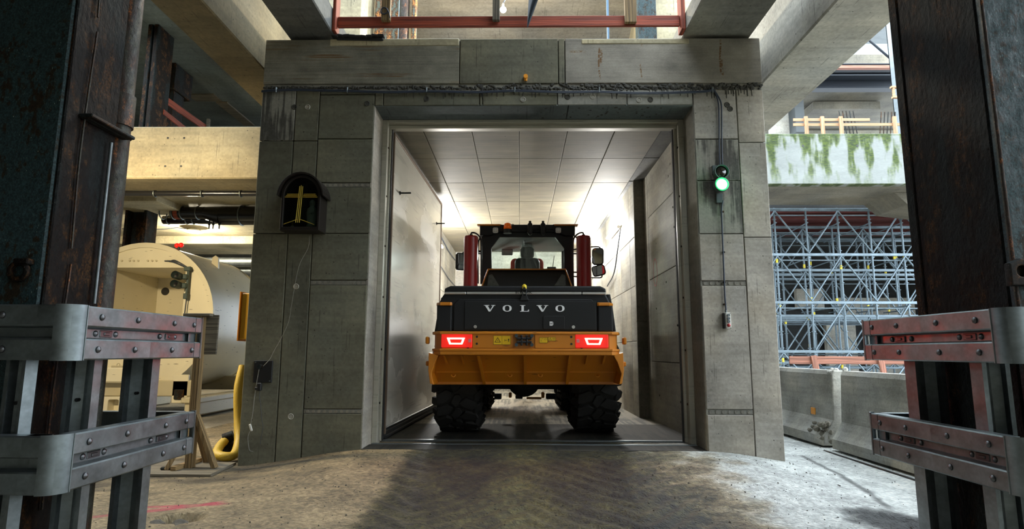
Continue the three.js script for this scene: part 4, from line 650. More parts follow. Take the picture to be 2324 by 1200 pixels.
  for (const q of [s1, s2]) { const h = part('lamp_hood', [turned(lathe([[0.0, 0], [0.07, 0.0], [0.08, 0.04], [0.085, 0.22], [0.075, 0.22], [0.07, 0.06], [0, 0.06]], 20), Math.PI / 2 - 0.1, 0, 0.0).translate(q.x, q.y, q.z - 0.1)], M.signalBody, sl); part('lens', cyl(V(q.x, q.y, q.z - 0.04), V(q.x, q.y, q.z + 0.02), 0.066, 16), M.blackGloss, h); part('junction', cbox(0.12, 0.11, 0.12, q.x + 0.10, q.y, q.z - 0.10, 0.02), M.signalBody, sl); }
  part('rail', [span(s1.x + 0.12, s2.y - 0.28, Z + 0.06, s1.x + 0.17, s1.y + 0.22, Z + 0.12, 0.01), span(s1.x + 0.06, s1.y + 0.13, Z + 0.04, s1.x + 0.20, s1.y + 0.22, Z + 0.14, 0.01), span(s1.x + 0.09, s2.y - 0.28, Z + 0.04, s1.x + 0.18, s2.y - 0.16, Z + 0.14, 0.01)], M.signalBody, sl);
  const w0 = P(374, 592, Z + 0.02), w1 = P(384, 593, Z + 0.02); part('feed_cable', [tube([w0, V(w0.x + 0.2, w0.y - 0.02, Z + 0.1), V(s1.x + 0.1, s1.y + 0.2, Z + 0.1)], 0.014, 20, 6), tube([w1, V(w1.x + 0.2, w1.y + 0.0, Z + 0.14), V(s1.x + 0.12, s1.y + 0.2, Z + 0.1)], 0.014, 20, 6), tube([V(s1.x + 0.145, s2.y - 0.28, Z + 0.09), V(s1.x + 0.13, s2.y - 0.7, Z + 0.09), V(s1.x + 0.12, s2.y - 1.2, Z + 0.08)], 0.012, 20, 6)], M.cable, sl);
}
// timber stand on its plywood base, hose, yellow cabinet
{ const gy = 0.02, b0 = PY(366, 1076, gy), b1 = PY(478, 1078, gy), b2 = PY(536, 1050, gy);
  single('plywood_base', rise([[b1.x - 1.0, -b1.z - 0.02], [b1.x, -b1.z], [b2.x, -b2.z], [b2.x - 0.95, -b2.z + 0.06]].map(([x, y]) => [x, y]), 0.0, 0.03, 0.004), M.woodGrey, 'plywood base sheet lying on the ground under the timber stand', 'board');
  const px = (x, y, z) => P(x, y, z), z = -7.0, t = thing('timber_stand', 'rough timber sign stand with braced foot behind the left guard rail', 'stand', [-3.55, 0.03, z]);
  const u0 = px(458, 718, z), u1 = px(449, 1066, z); u1.y = 0.03; u1.x = u0.x; u1.z = z; part('post', bar(u1, u0, 0.085, 0.085), M.wood, t, { swap: true });
  const s0 = px(424, 714, z), s1 = px(487, 804, z); part('sign_back', span(s0.x, s1.y, z - 0.03, s1.x, s0.y, z - 0.055, 0.004), M.woodGrey, t); part('cap', span(s0.x - 0.02, s0.y - 0.02, z - 0.06, u0.x + 0.12, s0.y + 0.015, z + 0.05, 0.005), M.woodGrey, t);
  part('brace', bar(V(u1.x + 0.30, 0.03, z + 0.02), V(u1.x + 0.03, 0.62, z), 0.07, 0.05), M.wood, t, { swap: true }); part('brace', bar(V(u1.x - 0.20, 0.03, z + 0.12), V(u1.x, 0.5, z + 0.03), 0.07, 0.05), M.wood, t, { swap: true }); part('brace', bar(V(u1.x + 0.02, 0.03, z - 0.34), V(u1.x, 0.55, z - 0.05), 0.07, 0.05), M.wood, t, { swap: true });
  part('foot', bar(V(u1.x - 0.08, 0.055, z - 0.36), V(u1.x - 0.08, 0.055, z + 0.2), 0.06, 0.05), M.wood, t);
  const hx = (a, b, zz) => P(a, b, zz); const hp = [hx(552, 830, -8.1), hx(541, 880, -8.0), hx(541, 960, -7.9), hx(541, 1005, -7.75), hx(527, 1040, -7.55), hx(508, 1046, -7.5), hx(493, 1030, -7.55), hx(499, 1012, -7.7), hx(510, 1000, -7.8)]; for (const q of hp) q.y = Math.max(q.y, 0.07);
  const ho = thing('air_hose', 'thick yellow hose hanging down and curling on the ground beside the portal', 'hose', [-3.6, 0, -7.6]); part('hose', tube(hp, 0.055, 70, 14), M.hose, ho); part('coupling', cyl(hp[8].clone().add(V(-0.03, 0.02, -0.02)), hp[8].clone().add(V(0.08, 0.06, -0.06)), 0.066, 14), M.darkSteel, ho);
  const cr = hx(520, 1012, -7.85); single('small_box', [span(cr.x - 0.08, 0.02, cr.z - 0.1, cr.x + 0.12, 0.17, cr.z + 0.05, 0.01), cbox(0.22, 0.03, 0.17, cr.x + 0.02, 0.18, cr.z - 0.025, 0.006)], M.darkSteel, 'small dark box on the ground inside the hose bend', 'box');
  const y0 = P(546, 665, -8.0), y1 = P(566, 770, -8.0), c = thing('wall_cabinet', 'yellow cabinet fixed to the left flank of the portal', 'cabinet', [-3.42, y1.y, -8.05]);
  part('case', span(y0.x + 0.02, y1.y, -8.3, -3.35, y0.y, -8.0, 0.01), M.cabinet, c); part('door', span(y0.x, y1.y - 0.02, -8.32, y0.x + 0.02, y0.y + 0.02, -7.98, 0.004), M.yellowDeep, c);
  const st = PY(383, 1062, 0.045); single('wood_offcut', cbox(0.16, 0.03, 0.06, st.x, 0.047, st.z, 0.008, 0, 0.3), M.darkSteel, 'dark offcut lying on the plywood base', 'offcut');
}
// ---------------------------------------------------------------- right bay: parapet, scaffold, barriers
{ const p = thing('parapet_beam', 'wide pale concrete parapet with green moss runs above the scaffold', 'beam', [9.7, 5.88, -16.8]);
  part('slab', span(6.2, 5.9, -18.1, 16, 6.3, -15.72, 0.02), M.concDim, p);
  const g = span(6.2, 5.88, -15.95, 16, 7.315, -15.70, 0.02); boxUV(g, false, 0, 0); { const u = g.attributes.uv; for (let i = 0; i < u.count; i++) u.setXY(i, (u.getX(i) - 6.2) / 6.2, (u.getY(i) - 5.88) / 1.435); }
  part('front', g, std({ map: mossTex, bumpMap: rep(concreteBump, 0.5), bumpScale: 0.006, color: lin(0.32, 0.34, 0.33), roughness: 0.85 }), p, { keepUV: true, label: 'mossy pale front' });
  for (const [px, py] of [[1822, 331], [1946, 331]]) { const q = P(px, py, -15.7); part('anchor_hole', cyl(V(q.x, q.y, -15.72), V(q.x, q.y, -15.695), 0.03, 10), M.black, p); }
  const hc = P(2050, 460, -17.0); part('haunch', push([[hc.x - 0.5, 5.9], [hc.x + 1.5, 5.9], [hc.x + 1.5, 5.35], [hc.x - 0.15, 5.55]], -18.1, -16.6, 0.02), M.concDim, p);
}
{ // shoring scaffold: rows of tubes with ledgers and diagonals
  const z0 = -18.35, x0 = 7.02, bay = 0.985, lift = 1.492, nb = 7;
  const row = (name, label, z, shift, flip, yt) => {
    const t = thing(name, label, 'scaffold', [x0 + 3, 0, z], 0);
    const ys = [yt - 0.06, yt - lift, yt - 2 * lift, yt - 3 * lift];
    const up = cyl(V(0, 0, 0), V(0, yt, 0), 0.030, 8), col = [];
    for (let i = 0; i <= nb; i++) { const x = x0 + i * bay + shift; if (x < 6.6 || x > 14.2) continue; const s = share('standard', up, M.scaf, t, V(x, 0, z)); }
    const rose = mergeGeometries([0.5, 1.0, 1.5, 2.0, 2.5, 3.0, 3.5, 4.0, 4.5, 5.0, 5.5].map((y) => plain(cyl(V(0, y - 0.008, 0), V(0, y + 0.008, 0), 0.062, 8)))), sleeve = cyl(V(0, -0.06, 0), V(0, 0.06, 0), 0.036, 8);
    for (let i = 0; i <= nb; i++) { const x = x0 + i * bay + shift; if (x < 6.6 || x > 14.2) continue; share('rosette', rose, M.scaf, t, V(x, 0, z)); for (const y of [1.25, 2.75, 4.3]) if (hash(i, Math.round(-z * 10 + y * 9), 5) > 0.4) share('yellow_mark', sleeve, M.scafYellow, t, V(x, y + (hash(i, 3, Math.round(-z + y * 7)) - 0.5) * 0.8, z)); }
    for (const y of ys) { const a = x0 + shift - 0.5, b = x0 + nb * bay + shift + 0.3; part('ledger', [span(a, y - 0.045, z - 0.02, b, y + 0.045, z + 0.045, 0.01)], M.scaf, t); part('ledger', cyl(V(a, y - 0.17, z - 0.03), V(b, y - 0.17, z - 0.03), 0.022, 6), M.scaf, t); }
    part('ledger', cyl(V(x0 + shift - 0.4, 0.35, z), V(x0 + nb * bay + shift, 0.35, z), 0.026, 6), M.scaf, t);
    for (let k = 0; k < 4; k++) for (let i = 0; i < nb; i++) { const xa = x0 + i * bay + shift, xb = xa + bay, y1 = k < 3 ? ys[k] - 0.05 : ys[3] - 0.05, y0 = k < 3 ? ys[k + 1] + 0.05 : 0.15, even = (i + (flip ? 1 : 0)) % 2; if (hash(i, k, Math.round(-z * 7)) < 0.12) continue;
      part('brace', even ? cyl(V(xa, y1, z + 0.05), V(xb, y0, z + 0.05), 0.024, 6) : cyl(V(xa, y0, z + 0.05), V(xb, y1, z + 0.05), 0.024, 6), M.scaf, t); }
    return t;
  };
  row('scaffold', 'blue-grey tube scaffold, front row right under the mossy parapet', z0, 0, false, 5.87);
  row('scaffold', 'second row of blue-grey tube scaffold close behind the front row', z0 - 1.0, 0.33, true, 5.52);
  row('scaffold', 'third row of blue-grey tube scaffold in the shade', z0 - 2.1, 0.1, false, 5.52);
  row('scaffold', 'rearmost row of blue-grey tube scaffold before the dark wall', z0 - 3.4, 0.5, true, 5.52);
  { const t = thing('scaffold_ties', 'cross tubes tying the scaffold rows together', 'scaffold', [10, 1.4, z0 - 1.7]); for (let i = 0; i <= 6; i++) for (const y of [5.40, 4.3, 2.8, 1.3]) part('tie', cyl(V(x0 + i * bay + 0.05, y, z0), V(x0 + i * bay + 0.3, y, z0 - 3.4), 0.024, 6), M.scaf, t); }
  single('formwork_deck', [span(6, 5.78, -22.4, 15, 5.86, -18.6, 0.01), span(6, 5.6, -18.9, 15, 5.78, -18.75, 0.01), span(6, 5.6, -20.3, 15, 5.78, -20.15, 0.01), span(6, 5.6, -21.6, 15, 5.78, -21.45, 0.01)], std({ map: rep(woodTex, 1.1, 0.5), color: lin(0.22, 0.03, 0.022), roughness: 0.75 }), 'dark red formwork deck lying on top of the scaffold', 'formwork');
  const bw = structure('wall_far', [10, 0, -26]); part('wall', span(3.2, -0.3, -27.6, 24, 6.3, -27, 0.02), M.concNight, bw); part('white_pier', span(13.6, -0.3, -26.9, 14.9, 2.6, -26.6, 0.02), M.concWhite, bw); part('white_pier', span(15.4, -0.3, -26.9, 17.0, 2.2, -26.6, 0.02), M.concWhite, bw); part('white_pier', span(12.4, 3.3, -26.9, 13.6, 4.2, -26.6, 0.02), M.concWhite, bw); part('white_pier', span(14.2, 2.9, -26.9, 17.6, 3.8, -26.6, 0.02), M.concWhite, bw); const sw = structure('wall_far_added', [19.2, 0, -22]); part('wall', span(19, -0.3, -27, 19.5, 6.3, -18.2, 0.02), M.concNight, sw);  // side wall added out of sight to keep the scaffold depth dark
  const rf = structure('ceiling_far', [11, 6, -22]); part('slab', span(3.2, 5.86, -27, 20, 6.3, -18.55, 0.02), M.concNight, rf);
}
{ // red board fence behind the barriers
  const t = thing('board_fence', 'low fence of orange-red boards behind the concrete barriers', 'fence', [7, 0, -11.2]);
  const y1 = P(1850, 808, -11.2).y, y0 = P(1850, 826, -11.2).y;
  part('board', span(5.0, y0, -11.22, 7.3, y1, -11.19, 0.004), M.orangePlank, t); part('board', span(7.3, y0 - 0.02, -11.25, 10.5, y1 - 0.03, -11.22, 0.004), M.orangePlank, t);
  for (const px of [1852, 2003, 2120]) { const q = P(px, 812, -11.15); part('fence_post', bar(V(q.x + 0.12, 0, -11.05), V(q.x - 0.04, y1 + 0.01, -11.17), 0.10, 0.045), M.orangePlank, t, { swap: true }); }
}
{ // concrete barriers in a line along the right
  const prof = [[-0.30, 0.04], [-0.30, 0.17], [-0.245, 0.24], [-0.15, 0.40], [-0.11, 1.04], [-0.08, 1.10], [0.08, 1.10], [0.11, 1.04], [0.15, 0.40], [0.245, 0.24], [0.30, 0.17], [0.30, 0.04]];
  const cx = 4.64, len = 3.86;
  const mk = (zn, label, extra) => { const zc = zn - len / 2, b = thing('concrete_barrier', label, 'barrier', [cx, 0, zc], 0);
    const g = push(prof, zn - len, zn, 0.02).translate(cx, 0, 0); part('body', g, M.barrier, b);
    part('foot', [span(cx - 0.27, -0.02, zn - 0.9, cx + 0.27, 0.05, zn - 0.1, 0.01), span(cx - 0.27, -0.02, zn - 3.3, cx + 0.27, 0.05, zn - 1.2, 0.01)], M.joint, b); return b; };
  const far = mk(-8.80, 'grey concrete road barrier with an orange reflector, farther of the two in view');
  mk(-4.72, 'grey concrete road barrier behind the right guard rail, nearer of the two in view');
  mk(-12.74, 'farthest grey concrete road barrier running on behind the portal edge');
  { const q = PX(1850, 932, 4.52); part('reflector', [cbox(0.014, 0.10, 0.13, 4.49, q.y, q.z, 0.003)], M.orangeRef, far); part('reflector_rim', cbox(0.012, 0.12, 0.025, 4.489, q.y, q.z - 0.075, 0.003), M.galv, far);
    const q2 = PX(1832, 990, 4.40); part('reflector', cbox(0.012, 0.07, 0.17, 4.388, q2.y, q2.z, 0.003, 0.5, 0, 0.62), M.orangeRef, far, { label: 'loose orange reflector on the flared foot' });
    const gs = []; for (let i = 0; i < 46; i++) { const g = new THREE.IcosahedronGeometry(rr(0.02, 0.05), 0); gs.push(g.translate(4.37 + rr(-0.03, 0.10), rr(0.08, 0.36), -8.82 - rr(0.0, 0.45) * rnd())); } for (const g of gs) { const p = g.attributes.position; } part('broken_corner', gs, M.concDim, far, { stuff: true, label: 'broken rough lower corner' });
    const gt = []; for (let i = 0; i < 12; i++) gt.push(new THREE.IcosahedronGeometry(rr(0.02, 0.045), 0).translate(cx + rr(-0.12, 0.1), 1.085 + rr(-0.02, 0.03), -8.80 - rr(0, 0.3))); part('chipped_top', gt, M.concWhite, far, { stuff: true }); }
  single('ground_strip', [span(4.20, 0.0, -8.55, 4.24, 0.02, -4.2, 0.004)], M.darkSteel, 'thin dark steel strip on the ground along the nearer barrier', 'strip');
}
// ---------------------------------------------------------------- upper storeys of the building at the right
{ const u = thing('upper_storey', 'upper storey of the concrete building across the pit, above the parapet', 'building', [11, 7.3, -24]);
  const S = (px0, py0, px1, py1, z, dz, mat, name, opt) => { const a = P(px0, py0, z), b = P(px1, py1, z); return part(name, span(a.x, b.y, z - dz, b.x, a.y, z, 0.01), mat, u, opt); };
  S(1700, 262, 2120, 305, -24, 0.4, M.concLight, 'back_wall');
  S(1846, 230, 1999, 247, -21, 1.6, M.concDim, 'drop_head'); S(1846, 247, 1950, 268, -22.4, 0.3, M.concDark, 'shadow_wall');
  S(1802, 225, 1829, 300, -20, 0.5, M.panelGrey, 'pier'); S(1752, 215, 1802, 305, -20.5, 0.5, M.concWhite, 'pier');
  { const h = P(1900, 201, -20).y; part('slab', span(5.2, h, -30, 17, h + 0.35, -20, 0.02), M.concDim, u); part('slab_joint', span(5.2, h - 0.01, -24.1, 17, h, -24.0), M.concWhite, u); }
  const beamAt = (py0, py1, z, mat) => { const a = P(1780, py0, z), b = P(2070, py1, z); const t = part('steel_beam', [span(a.x - 1, a.y - 0.04, z - 0.35, b.x, a.y, z, 0.006), span(a.x - 1, b.y, z - 0.35, b.x, b.y + 0.05, z, 0.006), span(a.x - 1, b.y + 0.03, z - 0.20, b.x, a.y - 0.02, z - 0.16, 0.003)], mat, u); return t; };
  beamAt(144, 153, -18.6, M.navySteel); beamAt(162, 171, -19.2, M.navySteel); beamAt(175, 199, -19.6, M.navySteel);
  { const a = P(1780, 150, -18.5), b = P(2070, 154, -18.5); part('orange_lip', span(a.x, b.y - 0.02, -18.6, b.x, a.y, -18.45), M.orangePlank, u, { label: 'orange edge under the top steel beam' }); }
  S(1780, 124, 2070, 145, -21, 0.3, M.concDim, 'upper_slab'); S(1780, 100, 2070, 124, -23, 0.2, M.whiteSteel, 'cladding_panel'); S(1850, 73, 2070, 100, -23.5, 0.2, M.panelGrey, 'cladding_panel'); S(1880, 20, 2070, 73, -24, 0.2, M.panelGrey, 'cladding_panel'); S(1700, 153, 2070, 176, -24, 0.2, M.panelGrey, 'cladding_panel');
  { const a = P(1973, 92, -17.8), b = P(2029, 140, -17.8); part('tie_rod', cyl(a, b, 0.035, 8), M.navySteel, u); part('rod_end', cyl(b.clone().add(V(-0.06, 0.04, 0)), b.clone().add(V(0.12, -0.1, 0)), 0.07, 8), M.whiteSteel, u); }
  const cA = P(2024, 40, -17.4), cB = P(2050, 300, -17.4), sx = P(2040, 170, -17.4);
  const c = thing('steel_column', 'pale blue-white steel column on the parapet beside the right rusty column', 'column', [sx.x, 7.3, -17.5]);
  part('shaft', [span(sx.x - 0.12, 7.3, -17.62, sx.x + 0.16, 12.5, -17.58, 0.004), span(sx.x - 0.12, 7.3, -17.62, sx.x - 0.09, 12.5, -17.3, 0.004), span(sx.x + 0.13, 7.3, -17.62, sx.x + 0.16, 12.5, -17.3, 0.004)], M.whiteSteel, c);
  { const q = P(2033, 210, -17.2); part('timber_collar', [span(q.x - 0.12, q.y - 0.18, -17.25, q.x + 0.5, q.y - 0.12, -17.15), span(q.x - 0.14, q.y + 0.14, -17.25, q.x + 0.5, q.y + 0.20, -17.15), span(q.x - 0.1, q.y - 0.14, -17.22, q.x - 0.04, q.y + 0.16, -17.16)], M.woodPale, c); }
  const f = thing('guard_fence', 'timber guard fence with two rails standing on the mossy parapet', 'fence', [10, 7.31, -16.4]);
  for (const [px, z] of [[1829, -16.4], [1866, -16.4], [1908, -16.4], [2030, -16.4]]) { const q = P(px, 285, z); part('post', span(q.x - 0.05, 7.31, z, q.x + 0.05, P(px, 265, z).y, z + 0.05, 0.004), M.woodPale, f, { swap: true }); }
  const ry = P(1900, 271, -16.4).y, ry2 = P(1900, 282, -16.4).y; part('rail', span(P(1801, 271, -16.4).x, ry - 0.04, -16.44, P(1975, 271, -16.4).x, ry + 0.04, -16.41), M.woodPale, f); part('rail', span(P(1801, 282, -16.4).x, ry2 - 0.04, -16.44, P(2045, 282, -16.4).x, ry2 + 0.04, -16.41), M.woodPale, f);
  const rb = (px, py, dx, label, n) => { const t = thing('starter_bars', label, 'rebar', [P(px, 300, -16.8).x, 7.3, -16.8]); for (let i = 0; i < n; i++) { const a = P(px + i * 8, 299, -16.8), b = P(px + i * 8 + dx, py, -16.8); a.y = 7.3; part('bar', cyl(a, b, 0.014, 6), M.darkSteel, t); } };
  rb(1916, 252, -12, 'bundle of rusty starter bars leaning left behind the guard fence', 5); rb(1992, 254, 8, 'bundle of rusty starter bars leaning right near the steel column', 5);
}
// ---------------------------------------------------------------- rusty steel columns in the foreground
{ const c = thing('rusty_column', 'massive dark rusty steel column filling the left foreground', 'column', [-3.3, 0, -3.8]);
  part('side_plate', [span(-3.72, -0.05, -4.04, -2.90, 7.6, -3.58, 0.012), span(-2.93, -0.05, -3.66, -2.885, 7.6, -3.545, 0.008)], M.rust, c);
  part('front_plate', span(-3.72, -0.05, -3.585, -2.905, 7.6, -3.53, 0.01), M.rustBlue, c);
  part('corner_pipe', cyl(V(-2.965, -0.05, -4.13), V(-2.965, 7.6, -4.13), 0.088, 24), M.rustPipe, c, { label: 'lighter orange-rusty corner pipe' });
  part('pipe_sleeve', [cyl(V(-2.965, 2.98, -4.13), V(-2.965, 3.22, -4.13), 0.102, 24), cyl(V(-2.965, 2.90, -4.13), V(-2.965, 2.925, -4.13), 0.098, 24)], M.rustPipe, c);
  { const a = PX(178, 270, -2.88), b = PX(272, 308, -2.88); part('bracket', [span(-2.90, b.y, -4.06, -2.84, a.y + 0.02, -3.68, 0.012), span(-2.90, b.y - 0.015, -4.1, -2.80, b.y + 0.01, -3.66, 0.006)], M.darkSteel, c); const r0 = PX(241, 318, -2.87), r1 = PX(225, 690, -2.87); part('rod', cyl(V(-2.868, r1.y, (r0.z + r1.z) / 2), V(-2.868, r0.y, (r0.z + r1.z) / 2), 0.011, 8), M.galvDull, c); }
  { const q = P(42, 615, -3.5); part('lifting_eye', [new THREE.TorusGeometry(0.05, 0.018, 8, 20).translate(q.x, q.y, -3.50), span(q.x - 0.02, q.y + 0.04, -3.53, q.x + 0.07, q.y + 0.075, -3.47, 0.006)], M.rust, c); }
  for (let i = 0; i < 4; i++) part('weld_seam', tube([V(-2.884, 0.4 + i * 1.6, -3.72), V(-2.883, 1.0 + i * 1.6, -3.70), V(-2.884, 1.9 + i * 1.6, -3.73)], 0.007, 20, 5), M.rustPipe, c);
}
{ const X = 3.08, c = thing('rusty_column', 'massive dark rusty steel column filling the right foreground', 'column', [3.5, 0, -4.2]);
  part('side_plate', [span(X, -0.05, -4.57, X + 0.9, 7.6, -3.76, 0.012), span(X - 0.012, -0.05, -4.62, X + 0.05, 7.6, -4.52, 0.008)], M.rust, c);
  part('front_plate', span(X + 0.01, -0.05, -3.77, X + 0.9, 7.6, -3.705, 0.01), M.rustBlue, c, { label: 'blue-grey mill-scaled front with pale flecks' });
  part('corner_bead', tube([V(X + 0.012, 0.1, -3.715), V(X + 0.010, 2.0, -3.713), V(X + 0.012, 4.0, -3.715), V(X + 0.012, 7.4, -3.714)], 0.014, 60, 6), M.rustPipe, c);
  { const q = P(2306, 612, -3.68); part('bracket', push([[q.x - 0.05, q.y - 0.10], [q.x + 0.14, q.y - 0.10], [q.x + 0.14, q.y + 0.05], [q.x + 0.02, q.y + 0.07], [q.x - 0.05, q.y + 0.04]], -3.71, -3.66, 0.008, [rrect(q.x - 0.01, q.y - 0.045, q.x + 0.06, q.y + 0.025, 0.034)]), M.darkSteel, c); }
}
// ---------------------------------------------------------------- galvanised guard rails round the columns
const RAIL = [[0, 0], [0.075, 0], [0.083, 0.008], [0.083, 0.112], [0.075, 0.12], [0.02, 0.125], [0.015, 0.13], [0.015, 0.18], [0.02, 0.185], [0.075, 0.19], [0.083, 0.198], [0.083, 0.302], [0.075, 0.31], [0, 0.31], [0, 0.306], [0.073, 0.306], [0.079, 0.300], [0.079, 0.200], [0.073, 0.194], [0.017, 0.189], [0.011, 0.184], [0.011, 0.126], [0.017, 0.121], [0.073, 0.116], [0.079, 0.110], [0.079, 0.010], [0.073, 0.004], [0, 0.004]];
function guard(s, X, zf, zb, label) {           // s: +1 right of the road, -1 left; X: the face towards the road; zf, zb: front and back face
  const g = thing('guard_rail', label, 'guard rail', [X + s * 0.4, 0, (zf + zb) / 2]);
  const R = 0.10, bolt = mergeGeometries([plain(lathe([[0, 0.015], [0.010, 0.0135], [0.018, 0.007], [0.021, 0], [0, 0]], 12))]);
  const face = (y0, t) => {                     // profile placed on the road side: offset t stacks a splice plate on top
    const onX = (z0, z1, off) => { const q = push(RAIL.map(([o, y]) => [X + s * (0.083 - o) - s * off, y0 + y]), z0, z1, 0); return s > 0 ? q : q; };
    return onX;
  };
  const zRail = (z0, y0, x0, x1, dir, off = 0) => side(RAIL.map(([o, y]) => [z0 - dir * (0.083 - o) + dir * off, y0 + y]), x0, x1, 0);
  for (const y0 of [1.297, 0.58]) {
    const f = face(y0);
    const xa = s > 0 ? X + R : X - R - 1.45, xb = s > 0 ? X + R + 1.45 : X - R;
    part('side_rail', f(zb + 0.12, zf - R - 0.45, 0), M.galv, g);
    part('side_rail', f(zf - R - 0.62, zf - R, 0.004), M.galv, g);
    part('side_rail', f(zb + 0.06, zb + 0.14, 0.003), M.galv, g);
    part('front_rail', zRail(zf, y0, xa, xb, 1, 0), M.galv, g);
    part('front_rail', zRail(zf, y0, s > 0 ? X + R : X - R - 0.10, s > 0 ? X + R + 0.10 : X - R, 1, 0.004), M.galv, g);
    part('back_rail', zRail(zb, y0, xa, xb, -1, 0), M.galv, g);
    const arc = (cx, cz, a0, a1, r) => { const o = [], n = 12; for (let i = 0; i <= n; i++) { const t = lerp(a0, a1, i / n); o.push([cx + r * Math.cos(t), -cz + r * Math.sin(t)]); } for (let i = n; i >= 0; i--) { const t = lerp(a0, a1, i / n); o.push([cx + (r - 0.006) * Math.cos(t), -cz + (r - 0.006) * Math.sin(t)]); } return o; };
    const cxR = X + s * R;                      // plan coordinates are (x, -z): the road face lies at x = X, the front at -z = -zf
    const a0 = s > 0 ? Math.PI : 0, a1 = s > 0 ? 1.5 * Math.PI : -0.5 * Math.PI;
    part('corner_sleeve', toCreasedNormals(rise(arc(cxR, zf - R, a0, a1, R + 0.006), y0 - 0.003, y0 + 0.314, 0), 0.6), M.galv, g);
    const b1 = s > 0 ? 0.5 * Math.PI : 0.5 * Math.PI;
    part('corner_sleeve', toCreasedNormals(rise(arc(X + s * 0.06, zb + 0.06, a0, b1, 0.066), y0 - 0.003, y0 + 0.314, 0), 0.6), M.galv, g);
    for (const z of [zf - R - 0.004]) part('weld_edge', cyl(V(X - s * 0.007, y0 - 0.002, z), V(X - s * 0.007, y0 + 0.312, z), 0.005, 6), M.galv, g);
    part('end_plate', cbox(0.006, 0.075, 0.10, X + s * 0.045, y0 + 0.155, zb + 0.10, 0.002), M.galv, g);
    const rot = new THREE.Quaternion().setFromUnitVectors(V(0, 1, 0), V(-s, 0, 0)), rotF = new THREE.Quaternion().setFromUnitVectors(V(0, 1, 0), V(0, 0, 1));
    for (const z of [zf - R - 0.12, zf - R - 0.46, zf - R - 0.88, zb + 0.17]) { share('bolt', bolt, M.bolt, g, V(X - s * (z > zf - R - 0.62 ? 0.005 : 0.001), y0 + 0.06, z), rot); share('bolt', bolt, M.bolt, g, V(X - s * (z > zf - R - 0.62 ? 0.005 : 0.001), y0 + 0.25, z - 0.006), rot); }
    for (const z of [zf - R - 0.18, zf - R - 0.36, zf - R - 0.83, zb + 0.30]) share('bolt', bolt, M.bolt, g, V(X + s * 0.066, y0 + 0.155, z), rot);
    for (const z of [zf - R - 0.27, zf - R - 0.95]) part('slot_plate', [cbox(0.012, 0.042, 0.11, X + s * 0.064, y0 + 0.155, z, 0.004), cbox(0.010, 0.02, 0.05, X + s * 0.056, y0 + 0.155, z, 0.004)], M.bolt, g);
    for (const dx of [0.28, 0.62, 1.1]) { share('bolt', bolt, M.bolt, g, V(X + s * (R + dx), y0 + 0.06, zf + 0.001), rotF); share('bolt', bolt, M.bolt, g, V(X + s * (R + dx + 0.02), y0 + 0.25, zf + 0.001), rotF); share('bolt', bolt, M.bolt, g, V(X + s * (R + dx + 0.12), y0 + 0.155, zf - 0.066), rotF); part('slot_plate', [cbox(0.11, 0.042, 0.012, X + s * (R + dx + 0.22), y0 + 0.155, zf - 0.064, 0.004)], M.bolt, g); }
  }
  // posts: upright channels open to the front
  const post = (x, z, w, d, turn = 0) => { const o = [[-w / 2, 0], [-w / 2, d], [-w / 2 + 0.028, d], [-w / 2 + 0.028, d - 0.007], [-w / 2 + 0.007, d - 0.007], [-w / 2 + 0.007, 0.035], [-0.03, 0.007], [0.03, 0.007], [w / 2 - 0.007, 0.035], [w / 2 - 0.007, d - 0.007], [w / 2 - 0.028, d - 0.007], [w / 2 - 0.028, d], [w / 2, d], [w / 2, 0.03], [0.035, 0], [-0.035, 0]];
    const q = rise(o.map(([a, b]) => [a, -b]), -0.05, 1.58, 0); q.rotateY(turn); const p = part('post', q.translate(x, 0, z - d / 2), M.galv, g); part('post_hole', cyl(V(x - 0.045, 1.05, z - d / 2 + 0.02), V(x - 0.045, 1.05, z - d / 2 + 0.045), 0.011, 10), M.black, p); };
  post(X + s * 0.185, zf - 0.40, 0.17, 0.10); post(X + s * 0.205, zb + 0.42, 0.21, 0.12); post(X + s * 0.36, zf - 0.16, 0.15, 0.10, s * 0.25); post(X + s * 1.35, zf - 0.16, 0.15, 0.10); post(X + s * 1.2, zb + 0.2, 0.15, 0.10);
  return g;
}
guard(-1, -2.5, -3.29, -4.70, 'two-tier galvanised guard rail round the left rusty column');
guard(1, 2.73, -3.37, -4.82, 'two-tier galvanised guard rail round the right rusty column');
